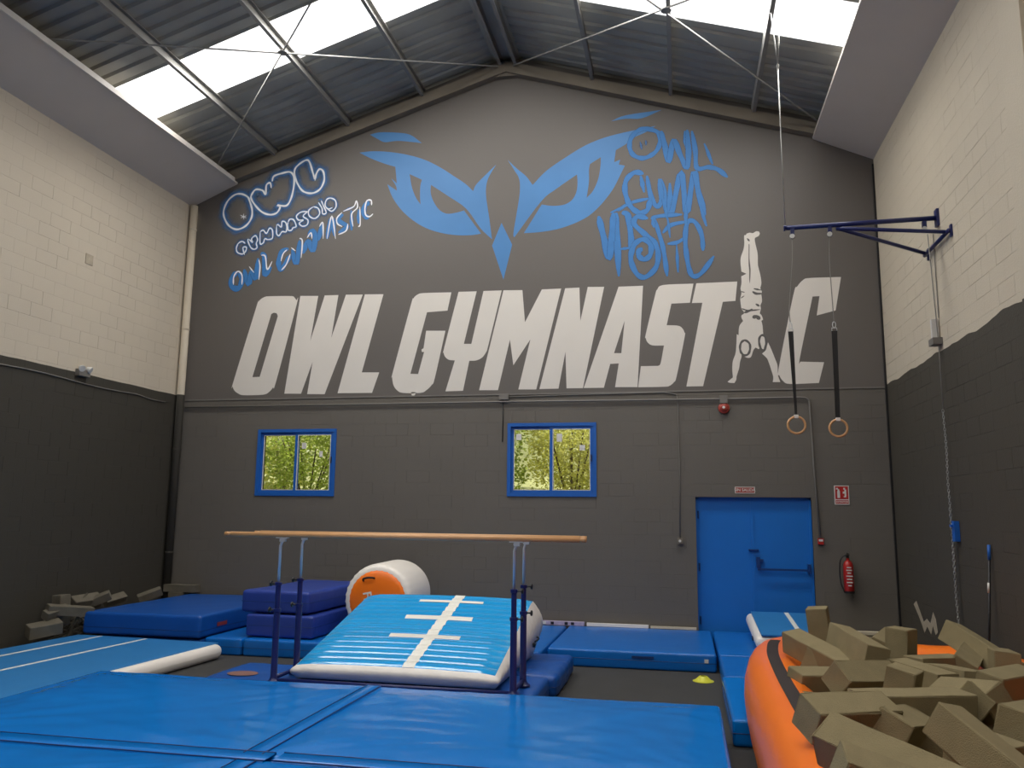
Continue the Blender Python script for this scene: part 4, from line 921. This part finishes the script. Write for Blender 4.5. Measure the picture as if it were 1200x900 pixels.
thing_mesh(MB().tube([(XR-.012, 10.44, 5.4), (XR-.012, 10.45, 4.9), (XR-.012, 10.46, 4.35)], .006, 6), 'cable', M['rope'], 'thin pale cord down the cream part of the right wall', 'cable')
# paint knocked off the right wall
mb = MB(); pts = [(12.45, .78), (12.30, .84), (12.15, .72), (12.0, .60), (11.85, .66), (11.7, .62), (11.55, .78), (11.45, .70), (11.4, .55), (11.5, .50), (11.6, .60), (11.7, .48), (11.85, .56), (12.0, .46), (12.1, .55), (12.25, .66)]
tr_ = tessellate_polygon([[Vector((y, z, 0)) for y, z in pts]]); mb.add([(XR-.0012, y, z) for y, z in pts], list(tr_)); o = mb.build('bare_patch', M['bare'], wr)

# ------------------------------------------------------------------ orange inflatable pit
pit = root('foam_pit', (1.76, 5.8, 0), 'orange inflatable foam pit on the right, filled with grey foam blocks', 'foam pit')
PATH = [(.74, 2.6, .76), (.73, 4.2, .76), (.73, 5.6, .76), (.745, 7.0, .75), (.80, 8.2, .74), (.95, 9.0, .74), (1.32, 9.36, .72), (1.85, 9.42, .68), (2.36, 9.20, .70), (2.68, 8.6, .78), (2.775, 7.8, .79), (2.78, 6.2, .78), (2.78, 4.4, .78), (2.74, 2.9, .78), (2.3, 2.3, .76), (1.2, 2.25, .76)]
cl = catmull([Vector(p) for p in PATH], True, 8); NP = len(cl); NS = 22
def ring_pt(i, an, sw=1.0, lift=0):
    p = cl[i % NP]; t = (cl[(i+1) % NP]-cl[(i-1) % NP]); t.z = 0; t.normalize(); nn = Vector((t.y, -t.x, 0))   # towards the inside
    h = p.z/2; c, s_ = math.cos(an), math.sin(an); e = .82
    w = .272+lift; crease = 1-.010*abs(math.sin(i*.8))
    x = math.copysign(abs(c)**(e if s_ > 0 else 1.25), c)*w*crease; z = math.copysign(abs(s_)**e, s_)*(h+lift)*(1-.006*abs(math.sin(i*.8)))
    return Vector((p.x, p.y, h))+nn*x+Vector((0, 0, z))-Vector((1.76, 5.8, 0))
mb = MB(); mb.add([ring_pt(i, 2*math.pi*k/NS) for i in range(NP) for k in range(NS)], [(i*NS+k, i*NS+(k+1) % NS, ((i+1) % NP)*NS+(k+1) % NS, ((i+1) % NP)*NS+k) for i in range(NP) for k in range(NS)])
mb.build('inflated_wall', M['pvc_orange'], pit, True)
i0 = min(range(NP), key=lambda i: (cl[i]-Vector((.90, 8.85, .74))).length)
mb = MB(); a0, a1 = math.pi/2-.10, math.pi/2+.16; seg = list(range(0, i0+1)); 
for i in seg:
    for k in range(4): mb.v.append(tuple(ring_pt(i, a0+(a1-a0)*k/3, lift=.004)))
mb.f = [(j*4+k, j*4+k+1, j*4+5+k, j*4+4+k) for j in range(len(seg)-1) for k in range(3)]; mb.mi = [0]*len(mb.f)
mb.build('strap', M['strap'], pit, True)
mb = MB(); mb.add([(p.x-1.76, p.y-5.8, .02) for p in cl], [tuple(range(NP))]); mb.build('pit_floor', M['pvc_orange'], pit)

# ------------------------------------------------------------------ foam blocks
def foam_mesh(L, w, seed, m):
    mb = MB(); r = random.Random(seed)
    rbox(mb, L, w, w, .010, .17, lambda p, n: Vector((r.uniform(-1, 1), r.uniform(-1, 1), r.uniform(-1, 1)))*.0025)
    me = bpy.data.meshes.new('foam'); me.from_pydata([(x+L/2, y, z-w/2) for x, y, z in mb.v], [], mb.f); me.materials.append(m); return me
def onX(x, y, X): v = ray(x, y); return EYE + v*(X/v.x)
FX = foam_mesh(1.05, .19, 77, M['foam']); FM = [foam_mesh(.55, .19, s, M['foam']) for s in range(4)]; FL = [foam_mesh(.78, .19, s+9, M['foam']) for s in range(3)]
GF = 'grey foam blocks in the orange pit'
def put(A, d, roll, mesh, label, group=GF, name='foam_block', cat='foam block'):
    d = Vector(d).normalized(); up_ = Vector((0, 0, 1)) if abs(d.z) < .95 else Vector((1, 0, 0)); y = up_.cross(d).normalized(); z = d.cross(y)
    m3 = Matrix((d, y, z)).transposed() @ Matrix.Rotation(roll, 3, 'X')
    o = bpy.data.objects.new(name, mesh); C.objects.link(o); o.matrix_world = Matrix.Translation(A) @ m3.to_4x4(); return tag(o, label, cat, group)
def dirn(az, pitch): a, b = math.radians(az), math.radians(pitch); return Vector((math.cos(a)*math.cos(b), math.sin(a)*math.cos(b), math.sin(b)))
FB = [  # (pixel sighting of the near end, height, heading, pitch, roll, long?, label)  heading None: second sighting given
 ((957, 712), 1.10, None, -84, 15, 0, 'foam block standing upright at the far left of the pit, highest of all'),
 ((927, 750), .86, ((975, 776), .76), 0, 8, 1, 'long foam block on the orange rim at the far left, under the upright one'),
 ((982, 744), .94, ((1050, 786), .84), 0, -12, 1, 'long foam block sloping right from behind the upright one'),
 ((953, 777), .74, 60, -6, 20, 0, 'foam block tucked below the long block at the far left rim'),
 ((930, 800), .72, 28, -3, 12, 0, 'small looking foam block end by the black strap of the left rim'),
 ((979, 797), .86, 38, -4, 40, 0, 'foam block with its square end turned up like a diamond, left part of pit'),
 ((944, 842), .90, 30, -2, 24, 0, 'dark-ended foam block leaning over the left rim near its middle'),
 ((966, 864), .92, ((1062, 908), .84), 0, 30, 1, 'long foam block running to the bottom edge, left of centre'),
 ((980, 903), .97, ((1062, 935), .88), 0, 14, 1, 'foam block cut by the bottom edge beside the left rim'),
 ((1004, 831), .86, ((1104, 829), .84), 0, 4, 1, 'long foam block lying crosswise in the middle of the pit'),
 ((1061, 783), .98, None, -78, 30, 0, 'foam block propped upright in the middle, light top and dark sides'),
 ((1056, 736), 1.04, None, -87, 38, 0, 'tall upright foam block at the back of the pit with a dark right face'),
 ((1112, 806), .76, ((1052, 786), .78), 0, 0, 0, 'foam block pointing right behind the crosswise long one'),
 ((1091, 815), .66, 95, -4, 6, 0, 'little showing foam block between the crosswise and pointing ones'),
 ((1042, 858), .84, 62, -8, 26, 0, 'tilted foam block showing its square end below the crosswise one'),
 ((1085, 877), .70, 88, 2, 2, 0, 'straight set foam block end right of the tilted square one'),
 ((1139, 824), .86, 70, -10, 38, 0, 'foam block with diamond end above the big sloping one'),
 ((1172, 824), .86, 112, -8, 58, 0, 'twisted foam block with square end near the right frame edge'),
 ((1103, 842), .94, ((1215, 935), .70), 0, -14, 2, 'largest looking foam block sloping down to the bottom right corner'),
 ((1126, 898), .76, 48, -4, 8, 0, 'foam block end under the largest sloping block at the bottom edge'),
 ((1188, 852), .86, 55, -6, 12, 0, 'foam block at the right frame edge above the largest sloping one'),
 ((1113, 740), .95, ((1176, 780), .76), 0, -18, 1, 'long foam block leaning across the back right, dark underside'),
 ((1181, 779), .82, 80, -4, 4, 0, 'foam block end squarely facing forward at the foot of the leaning one'),
 ((1126, 786), .74, 66, 4, 30, 0, 'foam block peaked behind the right middle, below the orange back wall'),
 ((1145, 803), .76, 105, -4, 3, 0, 'plain square foam block end right of the middle'),
 ((1158, 807), .82, ((1215, 796), .82), 0, 10, 0, 'foam block lying towards the right frame edge behind the twisted one'),
 ((1070, 784), .76, ((1120, 782), .74), 0, 0, 0, 'low foam block touching the orange back wall'),
 ((981, 838), .66, 120, -8, 42, 0, 'dark foam block wedged between the two left diamonds'),
 ((1030, 762), .72, 65, 4, 20, 0, 'foam block peeping out left of the tall upright one'),
 ((1178, 793), .66, ((1235, 792), .66), 0, 0, 0, 'foam block barely showing at the right frame edge'),
 ((1010, 862), .62, 60, -4, 0, 0, 'foam block in the shade under the long lower left one'),
 ((1150, 868), .62, 30, 0, 10, 0, 'foam block in the shade under the largest sloping one'),
]
for i, (px_, z, hd, pitch, roll, lng, lab) in enumerate(FB):
    A = onZ(px_[0], px_[1], z)
    if isinstance(hd, tuple): d = onZ(hd[0][0], hd[0][1], hd[1])-A
    elif hd is None: d = dirn(20+13*i, pitch)
    else: d = dirn(hd, pitch)
    me = FX if lng == 2 else (FL if lng else FM)[i % 3]
    put(A, d, math.radians(roll), me, lab)
bur = MB(); y = 2.75
while y < 8.9:
    for k, z0 in ((0, .03), (1, .235)):
        x = 1.05+.08*random.random()
        while x+.5 < 2.52: bur.box(x, x+.5, y, y+.19, z0, z0+.19); x += .54+.05*random.random()
    y += .21
tag(bur.build('buried_foam', M['foam'], None, False, (1.76, 5.8, .03)), 'grey foam blocks filling the bottom of the orange pit', 'foam', kind='stuff')
y = 3.0; k = 0
while y < 8.4:
    for x in ((1.08, 1.80) if k % 2 else (1.20, 1.86)):
        put(Vector((x+random.uniform(-.03, .03), y, .535)), dirn(random.uniform(-9, 9), 0), random.uniform(-.05, .05), FM[k % 4], 'foam block buried in the pit under the loose top layer', GF)
    k += 1; y += .36
# ------------------------------------------------------------------ foam scraps in the left corner
GL = 'foam scraps in the left corner'
SM = [foam_mesh(.42, .17, 31, M['foam_old']), foam_mesh(.62, .13, 32, M['foam_old']), foam_mesh(.36, .12, 33, M['foam_old'])]
for (p, X_, az, pitch, roll, mi, lab) in [
 ((72, 697), -8.70, 20, -86, 10, 0, 'small upright foam block by the left wall behind the crash mat'),
 ((55, 714), -8.62, 62, -8, 10, 1, 'long flat foam strip in front of the small upright block'),
 ((84, 708), -8.78, 70, 4, 30, 0, 'dark foam piece right of the small upright block'),
 ((100, 709), -8.72, 30, 24, 20, 2, 'foam piece tipped up against the left wall'),
 ((122, 706), -8.72, 75, 10, 40, 2, 'rounded foam scrap near the crash mat\'s back edge'),
 ((32, 741), -8.66, 62, 6, 15, 0, 'grey foam lump at the left end of the scrap heap'),
 ((162, 702), -8.66, 40, 20, 20, 2, 'peaked foam scrap behind the middle of the crash mat'),
 ((52, 722), -8.60, 80, 10, 25, 2, 'small foam scrap on top of the shredded heap')]:
    put(onX(p[0], p[1], X_), dirn(az, pitch), math.radians(roll), SM[mi], lab, GL)
thing_mesh(MB().box(-8.84, -8.24, 12.99, 13.16, .545, .665), 'foam_block', M['foam_old'], 'long beige foam block in the left corner behind the crash mat', 'foam block', GL)
thing_mesh(MB().box(-8.72, -8.45, 12.96, 13.14, .2, .54), 'foam_block', M['foam_old'], 'foam block standing under the long beige one in the left corner', 'foam block', GL)
for y, lw in ((10.9, 'nearest the shredded heap'), (11.5, 'in the middle of three'), (12.1, 'nearest the back wall')): 
    o = thing_mesh(MB().box(-8.82, -8.40, y, y+.5, .01, .22).box(-8.80, -8.44, y+.03, y+.46, .23, .42), 'foam_block', M['foam_old'], 'worn foam block low behind the crash mat, '+lw, 'foam block', GL)
mb = MB(); rr = random.Random(5); c = Vector((-8.66, 10.72, .10))
for _ in range(150):
    p = c+Vector((rr.gauss(0, .10), rr.gauss(0, .12), abs(rr.gauss(0, .14)))); d_ = Vector((rr.gauss(0, .4), rr.gauss(0, 1), rr.gauss(0, .35))).normalized(); L = rr.uniform(.15, .42)
    p.x = max(-8.88, min(-8.42, p.x)); q_ = p+d_*L; q_.x = max(-8.88, min(-8.42, q_.x)); q_.y = max(10.45, q_.y); q_.z = max(.03, q_.z)
    m_ = (p+q_)/2+Vector((0, 0, rr.uniform(.01, .06)))
    mb.tube(catmull([p, m_, q_], sub=2), .018, 4, flat=.25)
mb.v = [(x, y, max(.012, z)) for x, y, z in mb.v]
o = mb.build('shredded_foam', M['foam_old'], None, False, (-8.62, 10.55, 0)); tag(o, 'heap of dark shredded foam strips in the left corner', 'foam', kind='stuff')
mb = MB()
for _ in range(60):
    p = Vector((rr.uniform(-8.88, -8.72), rr.uniform(8.6, 10.2), .02)); s = rr.uniform(.02, .05); mb.box(p.x, p.x+s, p.y, p.y+s*1.6, .0, s*.7)
o = mb.build('foam_crumbs', M['bare'], None, False, (-8.8, 9.4, 0)); tag(o, 'pale foam crumbs on the floor along the left wall', 'crumbs', kind='stuff')
